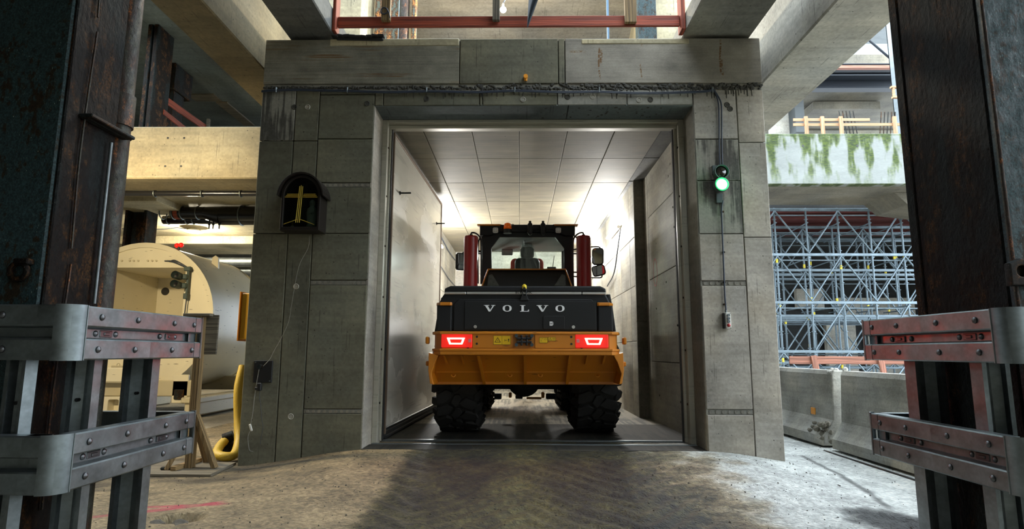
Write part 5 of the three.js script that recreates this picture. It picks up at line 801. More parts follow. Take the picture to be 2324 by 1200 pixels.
// ---------------------------------------------------------------- things fixed to the portal
{ const x0 = -2.91, x1 = -2.43, y0 = 2.80, y1 = 3.28, cx = (x0 + x1) / 2, s = thing('wall_shrine', 'small dark arched shrine box with golden cross hung on the left pillar', 'shrine', [cx, y0, ZF + 0.13]);
  const r = (x1 - x0) / 2, arch = []; for (let i = 0; i <= 16; i++) { const t = Math.PI * (0.09 + 0.82 * i / 16); arch.push([cx + r * 1.0 * Math.cos(t) / Math.cos(0.09 * Math.PI), y1 - 0.06 + r * 1.12 * Math.sin(t)]); }
  const box = [[x0, y0], [x1, y0], ...arch], hole = [[x0 + 0.03, y0 + 0.04], [x1 - 0.03, y0 + 0.04], ...arch.map(([x, y]) => [cx + (x - cx) * 0.86, y - 0.03])];
  part('case', push(box, ZF, ZF + 0.26, 0.006, [hole]), M.shrine, s); part('back', push(hole.map(([x, y]) => [cx + (x - cx) * 1.04, y]), ZF + 0.002, ZF + 0.02), M.shrine, s);
  const roof = []; for (let i = 0; i <= 16; i++) { const t = Math.PI * (0.02 + 0.96 * i / 16); roof.push([cx + (r + 0.045) * Math.cos(t), y1 - 0.075 + (r * 1.12 + 0.045) * Math.sin(t)]); } for (let i = 16; i >= 0; i--) { const t = Math.PI * (0.02 + 0.96 * i / 16); roof.push([cx + (r + 0.022) * Math.cos(t), y1 - 0.075 + (r * 1.12 + 0.022) * Math.sin(t)]); }
  part('arched_roof', push(roof, ZF, ZF + 0.30, 0.004), M.shrine, s); part('glass_front', push(hole, ZF + 0.225, ZF + 0.229), M.glassDim, s); part('shelf', span(x0 + 0.02, y0 + 0.035, ZF + 0.01, x1 - 0.02, y0 + 0.05, ZF + 0.23, 0.003), M.shrine, s);
  const st = V(cx + 0.10, y0 + 0.05, ZF + 0.13); part('statue', [lathe([[0, 0], [0.062, 0], [0.065, 0.02], [0.052, 0.05], [0.06, 0.12], [0.065, 0.19], [0.055, 0.245], [0.028, 0.27], [0.028, 0.28], [0.036, 0.30], [0.034, 0.335], [0.018, 0.355], [0, 0.358]], 20).scale(1, 1, 0.8).translate(st.x, st.y, st.z), cyl(V(st.x - 0.045, st.y + 0.22, st.z + 0.01), V(st.x - 0.012, st.y + 0.17, st.z + 0.055), 0.014, 8), cyl(V(st.x + 0.045, st.y + 0.22, st.z + 0.01), V(st.x + 0.012, st.y + 0.17, st.z + 0.055), 0.014, 8), new THREE.SphereGeometry(0.02, 10, 8).translate(st.x, st.y + 0.31, st.z + 0.022)], M.statue, s, { label: 'small pale robed figurine behind the glass' });
  part('candle', cyl(V(cx - 0.13, y0 + 0.05, ZF + 0.14), V(cx - 0.13, y0 + 0.12, ZF + 0.14), 0.009, 8), M.gold, s); part('candle_holder', lathe([[0, 0], [0.03, 0], [0.03, 0.012], [0.012, 0.03], [0, 0.03]], 12).translate(cx - 0.13, y0 + 0.05, ZF + 0.14), M.chrome, s);
  const zc = ZF + 0.245, top = P(684, 420, zc), bot = P(679, 505, zc), mid = P(684, 444, zc).y, cr = [];
  for (const k of [-1, 0, 1]) cr.push(bar(V(cx - 0.03 + k * 0.022, bot.y, zc), V(cx - 0.008 + k * 0.018, top.y + (k ? -0.012 : 0), zc), 0.010, 0.008));
  for (const k of [-1, 0, 1]) { cr.push(cbox(0.165 - k * 0.018, 0.009, 0.007, cx - 0.105 + k * 0.004, mid + k * 0.018, zc + 0.006, 0.002)); cr.push(cbox(0.165 - k * 0.016, 0.009, 0.007, cx + 0.105 - k * 0.004, mid + k * 0.018, zc + 0.006, 0.002)); }
  cr.push(bar(V(cx - 0.20, y0 + 0.075, zc), V(cx - 0.035, y0 + 0.135, zc), 0.008, 0.007), bar(V(cx + 0.18, y0 + 0.07, zc), V(cx - 0.0, y0 + 0.135, zc), 0.008, 0.007));
  part('cross', cr, M.gold, s, { label: 'golden triple-bar cross' });
}
{ const a = P(577, 818, ZF + 0.02), b = P(616, 868, ZF + 0.02), t = thing('socket_board', 'black socket board with loose wires low on the left pillar', 'socket', [(a.x + b.x) / 2, b.y, ZF + 0.02]);
  part('board', span(a.x, b.y, ZF, b.x, a.y, ZF + 0.025, 0.004), M.black, t); part('screw', [cyl(V(a.x + 0.02, a.y - 0.02, ZF + 0.02), V(a.x + 0.02, a.y - 0.02, ZF + 0.03), 0.009, 8), cyl(V(b.x - 0.02, b.y + 0.02, ZF + 0.02), V(b.x - 0.02, b.y + 0.02, ZF + 0.03), 0.009, 8)], M.galv, t);
  const q = P(590, 832, ZF + 0.06); part('socket', cyl(V(q.x, q.y, ZF + 0.02), V(q.x, q.y, ZF + 0.085), 0.026, 14), M.darkSteel, t); const p2 = P(590, 878, ZF + 0.03); part('plug', [span(p2.x - 0.03, p2.y - 0.045, ZF + 0.01, p2.x + 0.02, p2.y + 0.05, ZF + 0.05, 0.008), span(p2.x - 0.06, p2.y - 0.035, ZF + 0.01, p2.x, p2.y - 0.0, ZF + 0.045, 0.008)], M.black, t);
  const pts = (l, z = ZF + 0.03) => l.map(([x, y]) => { const k = P(x, y, z); return k; });
  part('wire', tube(pts([[592, 836], [600, 828], [612, 815], [622, 796], [634, 775], [642, 760]]), 0.003, 40, 5), M.wire, t);
  part('wire', tube(pts([[588, 838], [584, 860], [580, 884], [577, 905], [574, 935], [569, 962]]), 0.0035, 40, 5), M.wire, t); part('wire', tube(pts([[567, 978], [563, 990], [564, 1010], [567, 1022], [575, 1025]]), 0.0035, 30, 5), M.wire, t);
  part('wire', tube(pts([[590, 884], [589, 900], [592, 922], [594, 950], [597, 970], [593, 990], [591, 1008]]), 0.003, 40, 5), M.cable, t);
  part('wire', tube(pts([[642, 760], [655, 730], [662, 690], [680, 600], [700, 560], [702, 535]]), 0.002, 40, 5), M.wire, t);
  const e = P(569, 970, ZF + 0.03); part('wire_clip', [cbox(0.025, 0.085, 0.022, e.x, e.y, e.z, 0.006, 0, 0, 0.35)], M.statue, t);
}
{ const t = thing('signal_cable', 'twin blue-black cable clipped along the lintel and down to the traffic light', 'cable', [-0.2, 4.68, ZF + 0.02]);
  const px = [[594, 206], [620, 204], [690, 203], [720, 204], [790, 205], [880, 208], [970, 206], [1080, 208], [1169, 205], [1280, 208], [1360, 207], [1440, 210], [1530, 209], [1600, 206], [1620, 203]];
  const a = px.map(([x, y]) => P(x, y, ZF + 0.022)); part('cord', tube(a, 0.009, 160, 6), M.cable, t); part('cord', tube(a.map((p) => p.clone().add(V(0, -0.017, 0.003))), 0.008, 160, 6), M.cable, t);
  for (const d of [0, 1]) part('cord', tube([[1618, 203], [1624, 212], [1630, 232], [1632, 270], [1632, 320], [1633, 360], [1634, 378]].map(([x, y], i) => P(x + d * (i > 1 ? 6 : 2), y, ZF + 0.024)), 0.009, 60, 6), M.cable, t);
  for (const x of [627, 788, 968, 1168, 1360, 1617]) { const q = P(x, 204, ZF + 0.02); part('clip', [cbox(0.018, 0.075, 0.03, q.x, q.y, ZF + 0.018, 0.006)], M.galv, t); }
  part('cord', tube([[1641, 455], [1638, 470], [1639, 520], [1641, 570], [1643, 620], [1645, 670], [1648, 706]].map(([x, y]) => P(x, y, ZF + 0.024)), 0.010, 60, 6), M.cable, t, { label: 'lower cable from the traffic light to the control box' });
  for (const y of [480, 572, 640, 690]) { const q = P(1640 + (y - 480) * 0.025, y, ZF + 0.02); part('clip', cbox(0.034, 0.022, 0.03, q.x, q.y, ZF + 0.016, 0.005), M.darkSteel, t); }
}
{ const u = P(1637, 390, ZF + 0.14), g = P(1637, 419, ZF + 0.14), t = thing('traffic_light', 'round traffic light glowing green on the right pillar', 'traffic light', [g.x, g.y - 0.1, ZF + 0.05]);
  const hood = (p) => [turned(lathe([[0, -0.13], [0.055, -0.13], [0.075, -0.08], [0.085, -0.02], [0.092, 0.0], [0.090, 0.03], [0.080, 0.03], [0.076, 0.0], [0, 0.0]], 28), Math.PI / 2).translate(p.x, p.y, p.z)];
  part('lamp_case', hood(u), M.signalBody, t); part('lens', turned(lathe([[0, 0.012], [0.05, 0.008], [0.076, 0.0], [0, 0.0]], 24), Math.PI / 2).translate(u.x, u.y, u.z + 0.001), phys({ color: lin(0.02, 0.01, 0.01), roughness: 0.15, clearcoat: 1 }), t, { label: 'unlit dark lens' });
  part('lamp_case', hood(g), M.signalBody, t); part('green_rim', turned(new THREE.TorusGeometry(0.076, 0.012, 8, 28), 0).translate(g.x, g.y, g.z + 0.022), M.greenRing, t); part('glow_lens', turned(lathe([[0, 0.022], [0.04, 0.018], [0.068, 0.004], [0.072, 0.0], [0, 0.0]], 24), Math.PI / 2).translate(g.x, g.y, g.z + 0.012), M.greenGlow, t, { label: 'glowing green lens' });
  part('bracket', span(u.x - 0.07, u.y - 0.0, ZF, u.x + 0.02, u.y + 0.12, ZF + 0.03, 0.004), M.signalBody, t); part('bracket', span(g.x - 0.03, g.y - 0.20, ZF, g.x + 0.05, g.y - 0.08, ZF + 0.03, 0.004), M.signalBody, t); part('bracket', span(u.x - 0.04, g.y, ZF, u.x + 0.04, u.y, ZF + 0.05, 0.006), M.signalBody, t);
  const l = new THREE.PointLight(lin(0.12, 1, 0.40), L.green); l.position.set(0, 0.1, 0.21); l.castShadow = true; l.shadow.radius = 3; t.add(l);
}
{ const a = P(1644, 709, ZF + 0.07), b = P(1660, 746, ZF + 0.07), t = thing('control_box', 'pale push-button box with red stop button below the traffic light', 'control box', [(a.x + b.x) / 2, b.y, ZF + 0.04]);
  part('case', [span(a.x + 0.008, b.y, ZF, b.x, a.y, ZF + 0.075, 0.006)], M.statue, t); part('case_side', span(a.x - 0.008, b.y + 0.004, ZF, a.x + 0.008, a.y - 0.004, ZF + 0.07, 0.004), M.black, t);
  const cx = (a.x + b.x) / 2 + 0.004, ys = [0.835, 0.63, 0.45].map((k) => lerp(b.y, a.y, k)); for (const y of ys) part('button', [cyl(V(cx, y, ZF + 0.07), V(cx, y, ZF + 0.095), 0.016, 14)], M.galvDull, t); part('stop_button', lathe([[0, 0.026], [0.014, 0.024], [0.021, 0.014], [0.021, 0.008], [0.012, 0.0], [0, 0]], 18).applyMatrix4(new THREE.Matrix4().makeRotationX(Math.PI / 2)).translate(cx, lerp(b.y, a.y, 0.22), ZF + 0.075), M.red, t, { label: 'red mushroom stop button' });
  part('screw', [0, 1, 2, 3].map((i) => cyl(V(i % 2 ? b.x - 0.008 : a.x + 0.016, i < 2 ? b.y + 0.01 : a.y - 0.01, ZF + 0.07), V(i % 2 ? b.x - 0.008 : a.x + 0.016, i < 2 ? b.y + 0.01 : a.y - 0.01, ZF + 0.078), 0.005, 6)), M.black, t); part('gland', cyl(V(cx - 0.01, a.y, ZF + 0.03), V(cx - 0.01, a.y + 0.03, ZF + 0.03), 0.013, 10), M.galvDull, t);
}
// stones and crumbs on the ground
{ const gs = [0, 1, 2].map((k) => { const g = new THREE.IcosahedronGeometry(0.012, 0); g.scale(1, 0.6, 0.8 + 0.2 * k); return g; }), m = new THREE.InstancedMesh(mergeGeometries([plain(gs[0])]), M.stone, 900), R = mulberry(77), mm = new THREE.Matrix4(); m.name = 'crumbs'; m.userData.kind = 'stuff'; tag(m, 'dark grit and crumbs scattered over the ground before the portal', 'grit'); m.castShadow = true;
  for (let i = 0; i < 900; i++) { const x = -4.2 + 8.6 * R(), z = -4.6 - 2.7 * R() * (x > 3.2 ? 1.6 : 1), s = 0.25 + 0.9 * R() * R(); mm.compose(V(x, groundY(x, z) + 0.003, z), new THREE.Quaternion().setFromEuler(new THREE.Euler(R() * 3, R() * 6, R() * 3)), V(s, s, s)); m.setMatrixAt(i, mm); } scene.add(m);
  const st = (x, z, r, label, ry = 0) => { const g = new THREE.IcosahedronGeometry(r, 1), p = g.attributes.position; for (let i = 0; i < p.count; i++) { const k = 0.8 + 0.4 * hash(Math.round(p.getX(i) * 900), Math.round(p.getY(i) * 900), Math.round(p.getZ(i) * 900)); p.setXYZ(i, p.getX(i) * k * 1.3, p.getY(i) * k * 0.55, p.getZ(i) * k); } g.computeVertexNormals(); g.rotateY(ry); single('stone', g.translate(x, groundY(x, z) + r * 0.3, z), M.stone, label, 'stone'); };
  st(-2.86, -5.0, 0.06, 'dark broken stone in the hole beside the pink paint'); st(-2.98, -5.06, 0.055, 'second dark stone at the broken hole, behind the guard post', 1); st(-2.70, -4.93, 0.07, 'largest dark stone at the front edge of the broken hole', 2);
}
// ---------------------------------------------------------------- the wheel loader driving into the tunnel
const font = await new FontLoader().loadAsync('fonts/droid/droid_serif_bold.typeface.json');
const fontS = await new FontLoader().loadAsync('fonts/droid/droid_sans_bold.typeface.json');
function letters(text, f, w, h, d) { const g = new TextGeometry(text, { font: f, size: 1, depth: 1, curveSegments: 6, bevelEnabled: false }); g.computeBoundingBox(); const b = g.boundingBox, s = b.getSize(V()), c = b.getCenter(V()); return g.translate(-c.x, -c.y, -c.z).scale(w / s.x, h / s.y, d); }
const loader = thing('wheel_loader', 'orange and black wheel loader seen from behind, driving into the tunnel', 'wheel loader', [0.06, FL, -10]);
{
  const zb = -7.27, Xb = (px, z = zb) => P(px, 780, z).x, Yb = (py, z = zb) => P(1190, py, z).y, LD = loader;
  const xl = Xb(976), xr = Xb(1412), xc = (xl + xr) / 2;
  const plan = (d, back) => [[xl + d, -back], [xl + d, 7.45 + d], [xl + 0.03 + d, 7.36 + d], [xl + 0.12 + d, 7.27 + d], [xr - 0.12 - d, 7.27 + d], [xr - 0.03 - d, 7.36 + d], [xr - d, 7.45 + d], [xr - d, -back]].map(([x, z]) => [x, -z]).map(([x, z]) => [x, z]);
  // rise() takes (x, -z): depths above are given as -z already
  const pl = (d, back = 8.7) => [[xl + d, back], [xl + d, 7.45 + d], [xl + 0.03 + d, 7.36 + d], [xl + 0.12 + d, 7.27 + d], [xr - 0.12 - d, 7.27 + d], [xr - 0.03 - d, 7.36 + d], [xr - d, 7.45 + d], [xr - d, back]];
  const y752 = Yb(752), y759 = Yb(759), y791 = Yb(791), y806 = Yb(806), y872 = Yb(872);
  const body = part('counterweight', [rise(pl(0.028), y791 - 0.02, y759 + 0.01, 0), rise(pl(0.0), y759, y752, 0.01), rise(pl(0.0), Yb(797), y791, 0.008), rise(pl(0.006), y806, Yb(796), 0.012)], M.yellow, LD);
  part('face_plate', [push(rrect(Xb(1072), Yb(790), Xb(1164), Yb(758), 0.012), zb - 0.03, zb - 0.012, 0.004)], M.yellow, LD); part('face_plate', [push(rrect(Xb(1214), Yb(790), Xb(1306), Yb(758), 0.012), zb - 0.03, zb - 0.012, 0.004)], M.yellow, LD);
  // lower slanted apron with ribs
  const zt = zb - 0.13, z2 = zb - 0.50, zA = (py) => lerp(zb - 0.13, zb - 0.50, (py - 806) / 66), q = (px, py, z) => { const p = P(px, py, z); return V(p.x, p.y, z); };
  const apron = [q(998, 806, zA(806)), q(1391, 806, zA(806)), q(1402, 826, zA(826)), q(1406, 848, zA(848)), q(1405, 872, zA(872)), q(984, 872, zA(872)), q(981, 848, zA(848)), q(986, 826, zA(826))];
  { const t = [], c = q(1194, 839, zA(839)), back = apron.map((p) => p.clone().add(V(0, 0.0, -0.6))); for (let i = 0; i < 8; i++) { const j = (i + 1) % 8; t.push(apron[i], apron[j], c, apron[i], back[i], apron[j], back[i], back[j], apron[j]); t.push(back[j], back[i], c.clone().add(V(0, 0, -0.6))); } part('apron', fromTris(t, c.clone().add(V(0, 0, -0.3))), M.yellow, LD); }
  const onA = (px, py) => { const f = clamp((py - 806) / 66); return q(px, py, lerp(zt, z2, f)); };
  const rib = (x0, y0, x1, y1, w, deep) => { const a = onA(x0, y0), b = onA(x1, y1); return part('rib', fromTris((() => { const f = deep, A = [V(a.x - w, a.y, a.z - 0.05), V(a.x + w, a.y, a.z - 0.05), V(a.x + w, a.y, a.z + f), V(a.x - w, a.y, a.z + f)], B = [V(b.x - w, b.y, b.z - 0.05), V(b.x + w, b.y, b.z - 0.05), V(b.x + w, b.y, b.z + 0.06), V(b.x - w, b.y, b.z + 0.06)], t = []; for (let i = 0; i < 4; i++) { const j = (i + 1) % 4; t.push(A[i], A[j], B[j], A[i], B[j], B[i]); } t.push(A[0], A[1], A[2], A[0], A[2], A[3], B[0], B[1], B[2], B[0], B[2], B[3]); return t; })(), a.clone().lerp(b, 0.5).add(V(0, 0, 0))), M.yellow, LD); };
  rib(1192, 807, 1192, 871, 0.018, 0.11); rib(1087, 807, 1100, 871, 0.018, 0.11); rib(1293, 807, 1286, 871, 0.018, 0.11);
  rib(1010, 807, 1015, 826, 0.012, 0.10); rib(1049, 807, 1054, 826, 0.012, 0.10); rib(1332, 807, 1329, 826, 0.012, 0.10); rib(1371, 807, 1367, 826, 0.012, 0.10);
  part('seam', bar(onA(990, 844).add(V(0, 0, 0.002)), onA(1398, 844).add(V(0, 0, 0.002)), 0.012, 0.012), M.yellowDeep, LD); part('lower_lip', bar(onA(985, 869), onA(1405, 869), 0.03, 0.035), M.yellow, LD);
  for (const px of [1029, 1157, 1226, 1356]) { const p = onA(px, 851); part('recess', turned(new THREE.TorusGeometry(0.024, 0.009, 6, 14), -0.4).translate(p.x, p.y, p.z + 0.004), M.yellowDeep, LD); }
  // flared side cheeks
  for (const s of [-1, 1]) { const e = s < 0 ? 976 : 1412, k = (px, py) => [P(px, py, zb - 0.1).x, P(px, py, zb - 0.1).y];
    const pts = (s < 0 ? [[974, 800], [996, 806], [988, 822], [980, 848], [985, 872], [977, 870], [973, 840]] : [[1413, 800], [1391, 806], [1400, 822], [1409, 848], [1404, 872], [1411, 870], [1415, 840]]).map(([x, y]) => k(x, y)); const ord = s < 0 ? pts.reverse() : pts; part('cheek', push(ord, zb - 1.3, zb - 0.06, 0.006), M.yellow, LD); 
    part('side_bump', [cbox(0.04, 0.09, 0.12, P(s < 0 ? 972 : 1415, 772, zb - 0.25).x, Yb(772), zb - 0.2, 0.012), cbox(0.04, 0.06, 0.10, P(s < 0 ? 971 : 1416, 826, zb - 0.25).x, Yb(826), zb - 0.25, 0.012)], s < 0 ? M.yellowDeep : M.yellow, LD); }
  // tail lights
  for (const [a, b, bar0, bar1, refl] of [[1001, 1071, 1014, 1055, 1066], [1306, 1381, 1327, 1368, 1312]]) {
    const L1 = part('tail_light', push(rrect(Xb(a), Yb(789), Xb(b), Yb(757), 0.015), zb - 0.035, zb - 0.004, 0.008), M.redLens, LD, { label: 'glowing red tail light' });
    const y0 = Yb(781.5), y1 = Yb(766.5), xa = Xb(bar0), xb = Xb(bar1), w = xb - xa; part('light_bar', push([[xa, y1], [xa + w * 0.14, y0], [xb - w * 0.14, y0], [xb, y1]], zb - 0.006, zb + 0.006, 0.002, [[[xa + w * 0.145, y1 - 0.017], [xb - w * 0.145, y1 - 0.017], [xb - w * 0.215, y0 + 0.016], [xa + w * 0.215, y0 + 0.016]]]), M.redGlow, L1, { label: 'white-hot light bar' });
    part('reflector', push(rrect(Xb(refl) - 0.018, Yb(777), Xb(refl) + 0.018, Yb(769), 0.003), zb - 0.006, zb + 0.002, 0.001), std({ color: lin(0.9, 0.25, 0.25), roughness: 0.25 }), L1);
    const l = new THREE.SpotLight(lin(1, 0.035, 0.02), L.tail, 0, 1.42, 0.25); l.target.position.set((Xb(bar0) + Xb(bar1)) / 2 - LD.position.x, Yb(774) - LD.position.y, zb + 2 - LD.position.z); LD.add(l.target); l.position.set((Xb(bar0) + Xb(bar1)) / 2 - LD.position.x, Yb(774) - LD.position.y, zb + 0.03 - LD.position.z); l.castShadow = true; l.shadow.radius = 4; LD.add(l);
  }
  for (const [x, y] of [[1082, 764], [1082, 780], [1297, 764], [1297, 780], [1062, 790], [1320, 789]]) part('bolt_hole', cyl(V(Xb(x), Yb(y), zb - 0.02), V(Xb(x), Yb(y), zb - 0.008), 0.014, 10), M.black, LD);
  // warning labels
  const label = (x0, x1, y0, y1, w, h, draw, m0) => { const g = push([[Xb(x0), Yb(y1)], [Xb(x1), Yb(y1)], [Xb(x1), Yb(y0)], [Xb(x0), Yb(y0)]], zb - 0.012, zb - 0.008); sheetUV(plain(g), Xb(x0), Yb(y1), Xb(x1), Yb(y0)); const gg = sheetUV(g.toNonIndexed ? plain(g) : g, Xb(x0), Yb(y1), Xb(x1), Yb(y0)); part('warning_label', gg, std({ map: print(w, h, draw), roughness: 0.45 }), LD, { keepUV: true, label: m0 }); };
  const yel = (x, w, h) => { x.fillStyle = '#e8b716'; x.fillRect(0, 0, w, h); x.strokeStyle = '#2a2205'; x.fillStyle = '#15110a'; };
  const triangle = (x, cx, cy, r) => { x.lineWidth = r * 0.2; x.lineJoin = 'round'; x.beginPath(); x.moveTo(cx, cy - r); x.lineTo(cx + r * 1.05, cy + r * 0.8); x.lineTo(cx - r * 1.05, cy + r * 0.8); x.closePath(); x.stroke(); };
  label(1119.5, 1159, 761.5, 782, 256, 136, (x, w, h) => { yel(x, w, h); x.lineWidth = 3; x.strokeRect(2, 2, w - 4, h - 4); x.beginPath(); x.moveTo(w / 2, 4); x.lineTo(w / 2, h - 4); x.stroke(); triangle(x, w * 0.25, h * 0.5, 38); x.beginPath(); x.moveTo(w * 0.27, h * 0.36); x.lineTo(w * 0.22, h * 0.55); x.lineTo(w * 0.26, h * 0.55); x.lineTo(w * 0.23, h * 0.7); x.lineTo(w * 0.29, h * 0.5); x.lineTo(w * 0.25, h * 0.5); x.fill(); x.beginPath(); x.arc(w * 0.88, h * 0.42, 10, 0, 7); x.fill(); x.fillRect(w * 0.86, h * 0.48, 10, 26); x.fillRect(w * 0.70, h * 0.49, 26, 6); x.beginPath(); x.lineWidth = 4; x.arc(w * 0.64, h * 0.52, 12, -1.2, 1.2); x.stroke(); x.beginPath(); x.arc(w * 0.60, h * 0.52, 14, -0.9, 0.9); x.stroke(); }, 'yellow warning label with triangle');
  label(1224, 1243.5, 765, 778, 128, 86, (x, w, h) => { yel(x, w, h); x.lineWidth = 4; x.strokeRect(3, 3, w - 6, h - 6); x.lineWidth = 3; x.strokeRect(w * 0.62, h * 0.2, w * 0.26, h * 0.24); x.fillRect(w * 0.16, h * 0.24, w * 0.1, 5); x.fillRect(w * 0.34, h * 0.24, w * 0.12, 5); x.fillRect(w * 0.2, h * 0.48, 5, h * 0.24); }, 'small yellow label with pictograms');
  label(1244, 1261.5, 764.5, 773, 128, 64, (x, w, h) => { yel(x, w, h); x.lineWidth = 4; x.strokeRect(2, 2, w - 4, h - 4); triangle(x, w * 0.28, h * 0.52, 22); x.fillRect(w * 0.27, h * 0.4, 4, 14); x.lineWidth = 4; x.strokeRect(w * 0.58, h * 0.3, w * 0.3, h * 0.42); x.beginPath(); x.moveTo(w * 0.73, h * 0.3); x.lineTo(w * 0.73, h * 0.72); x.stroke(); }, 'yellow label with triangle and booklet');
  // hitch with four bumpers
  { const x0 = Xb(1172), x1 = Xb(1207), y0 = Yb(784), y1 = Yb(760), h = part('tow_hitch', [span(x0, y0 + 0.03, zb - 0.04, x1, y0 + 0.055, zb + 0.03, 0.006), span(x0, y1 - 0.055, zb - 0.04, x1, y1 - 0.03, zb + 0.03, 0.006), span(x0 + 0.05, y0, zb - 0.04, x0 + 0.075, y1, zb + 0.03, 0.006), span(x1 - 0.075, y0, zb - 0.04, x1 - 0.05, y1, zb + 0.03, 0.006)], M.black, LD);
    for (const [x, y] of [[x0, y0 + 0.01], [x1, y0 + 0.01], [x0, y1 - 0.01], [x1, y1 - 0.01]]) part('rubber_bumper', cyl(V(x, y, zb - 0.03), V(x, y, zb + 0.05), 0.021, 14), std({ color: lin(0.035, 0.05, 0.055), roughness: 0.5 }), h); part('hitch_back', span(x0 - 0.02, y0 - 0.01, zb - 0.05, x1 + 0.02, y1 + 0.01, zb - 0.03), M.darkSteel, h); }
  // black rear hood
  const zh = -7.36, X = (px, z = zh) => P(px, 710, z).x, Y = (py, z = zh) => P(1190, py, z).y;
  part('hood', [push([[X(995), Y(750)], [X(995), Y(690)], [X(1001), Y(676)], [X(1009), Y(664)], [X(1374), Y(664)], [X(1381), Y(676)], [X(1387), Y(690)], [X(1387), Y(750)]], -9.5, zh, 0.02)], M.hood, LD);
  part('corner_panel', push([[X(992), Y(752)], [X(992), Y(693)], [X(1026), Y(693)], [X(1026), Y(752)]], -9.2, zh + 0.03, 0.015), M.hood, LD); part('corner_panel', push([[X(1356), Y(752)], [X(1356), Y(693)], [X(1390), Y(693)], [X(1390), Y(752)]], -9.2, zh + 0.03, 0.015), M.hood, LD);
  for (const s of [0, 1]) { const a = s ? 1355 : 989, b = s ? 1393 : 1026; part('side_marker', rise([[X(a) + (s ? 0 : 0.0), 7.9], [X(a) + (s ? 0 : 0), s ? 7.32 : 7.42], [X(a) + (s ? 0.02 : 0.06), 7.31], [X(b) - (s ? 0.06 : 0.02), 7.31], [X(b), s ? 7.42 : 7.32], [X(b), 7.9]], Y(694), Y(686.5), 0.008), M.yellow, LD, { label: 'orange trim edge' }); }
  part('rear_door', push([[X(1030), Y(751)], [X(1030), Y(690)], [X(1042), Y(679)], [X(1342), Y(679)], [X(1353), Y(690)], [X(1353), Y(751)]], zh - 0.03, zh + 0.022, 0.008), M.hood, LD);
  const plate = part('grille_plate', push(rrect(X(1055), Y(748), X(1352), Y(684), 0.006), zh + 0.0, zh + 0.032, 0.004), M.grille, LD);
  { const zl = zh + 0.036, cs = [[1111, 'V', 26], [1151, 'O', 20.5], [1190.5, 'L', 20.5], [1231, 'V', 26.5], [1271, 'O', 20.5]]; for (const [px, ch, w] of cs) part('letter', letters(ch, font, w * 7.3 / FOCAL, 14.6 * 7.3 / FOCAL, 0.008).translate(X(px, zl), Y(699.5, zl), zl), M.letter, plate, { label: 'raised letter ' + ch }); }
  { const d = part('charge_flap', push(rrect(X(1232), Y(747), X(1281), Y(717), 0.02), zh + 0.025, zh + 0.042, 0.004), M.grille, plate, {}); void d; }
  { const zl = zh + 0.0435, x0 = X(1247, zl), x1 = X(1256.5, zl), y0 = Y(739, zl), y1 = Y(729, zl), g = push([[x0, y0], [x1, y0], [x1, y1], [x0, y1]], zl - 0.001, zl + 0.001); part('charge_symbol', sheetUV(plain(g), x0, y0, x1, y1), std({ map: print(64, 68, (x, w, h) => { x.fillStyle = '#17181a'; x.fillRect(0, 0, w, h); x.fillStyle = '#e9e9e6'; x.fillRect(2, 2, 44, 64); x.lineWidth = 5; x.strokeStyle = '#e9e9e6'; x.beginPath(); x.moveTo(46, 50); x.lineTo(56, 50); x.lineTo(58, 20); x.lineTo(50, 10); x.stroke(); x.fillStyle = '#17181a'; x.beginPath(); x.moveTo(28, 10); x.lineTo(10, 38); x.lineTo(22, 38); x.lineTo(18, 60); x.lineTo(38, 30); x.lineTo(25, 30); x.fill(); }), roughness: 0.4 }), plate, { keepUV: true, label: 'white charging symbol' }); }
  for (const px of [1079, 1301]) { const p = V(X(px, zh + 0.034), Y(741.5, zh + 0.034), zh + 0.03); part('door_lock', [cyl(p, p.clone().add(V(0, 0, 0.012)), 0.02, 14), cyl(p, p.clone().add(V(0, 0, 0.016)), 0.010, 8)], M.chrome, plate); }
  // lid with chrome strip
  const lid = part('hood_lid', [push([[X(1008), Y(663)], [X(1009), Y(655)], [X(1022), Y(649)], [X(1363), Y(649)], [X(1375), Y(655)], [X(1376), Y(663)]], -9.55, zh + 0.03, 0.02)], M.hood, LD);
  part('chrome_strip', [span(X(1009), Y(668), zh, X(1057), Y(662.5), zh + 0.026, 0.004), span(X(1059), Y(668), zh, X(1320), Y(662.5), zh + 0.026, 0.004), span(X(1322), Y(668), zh, X(1375), Y(662.5), zh + 0.026, 0.004)], M.chrome, lid);
  part('letter', letters('ELECTRIC', fontS, 38 * 7.3 / FOCAL, 4.2 * 7.3 / FOCAL, 0.006).translate(X(1189), Y(664.2), zh + 0.03), M.black, lid, { label: 'small dark raised lettering ELECTRIC' });
  part('camera', [cbox(0.055, 0.07, 0.06, X(1190), Y(652), zh + 0.045, 0.018)], M.label, LD, { label: 'yellow rear camera' }); part('camera_bracket', [span(X(1185), Y(672), zh + 0.02, X(1187), Y(650), zh + 0.05), span(X(1193), Y(672), zh + 0.02, X(1195), Y(650), zh + 0.05), cyl(V(X(1190), Y(656), zh + 0.05), V(X(1190), Y(656), zh + 0.085), 0.018, 12), push([[X(1180), Y(682)], [X(1200), Y(682)], [X(1196), Y(671)], [X(1184), Y(671)]], zh + 0.0, zh + 0.04, 0.004)], M.black, LD);
  // side fender bulges
  for (const s of [-1, 1]) { const pts = (s < 0 ? [[992, 752], [987, 752], [996, 700], [1002, 676], [1010, 672]] : [[1390, 752], [1397, 752], [1390, 700], [1384, 668], [1376, 668]]).map(([x, y]) => [P(x, y, -7.7).x, P(x, y, -7.7).y]); part('fender', push(s < 0 ? pts.reverse() : pts, -9.4, -7.66, 0.01), M.black, LD); }
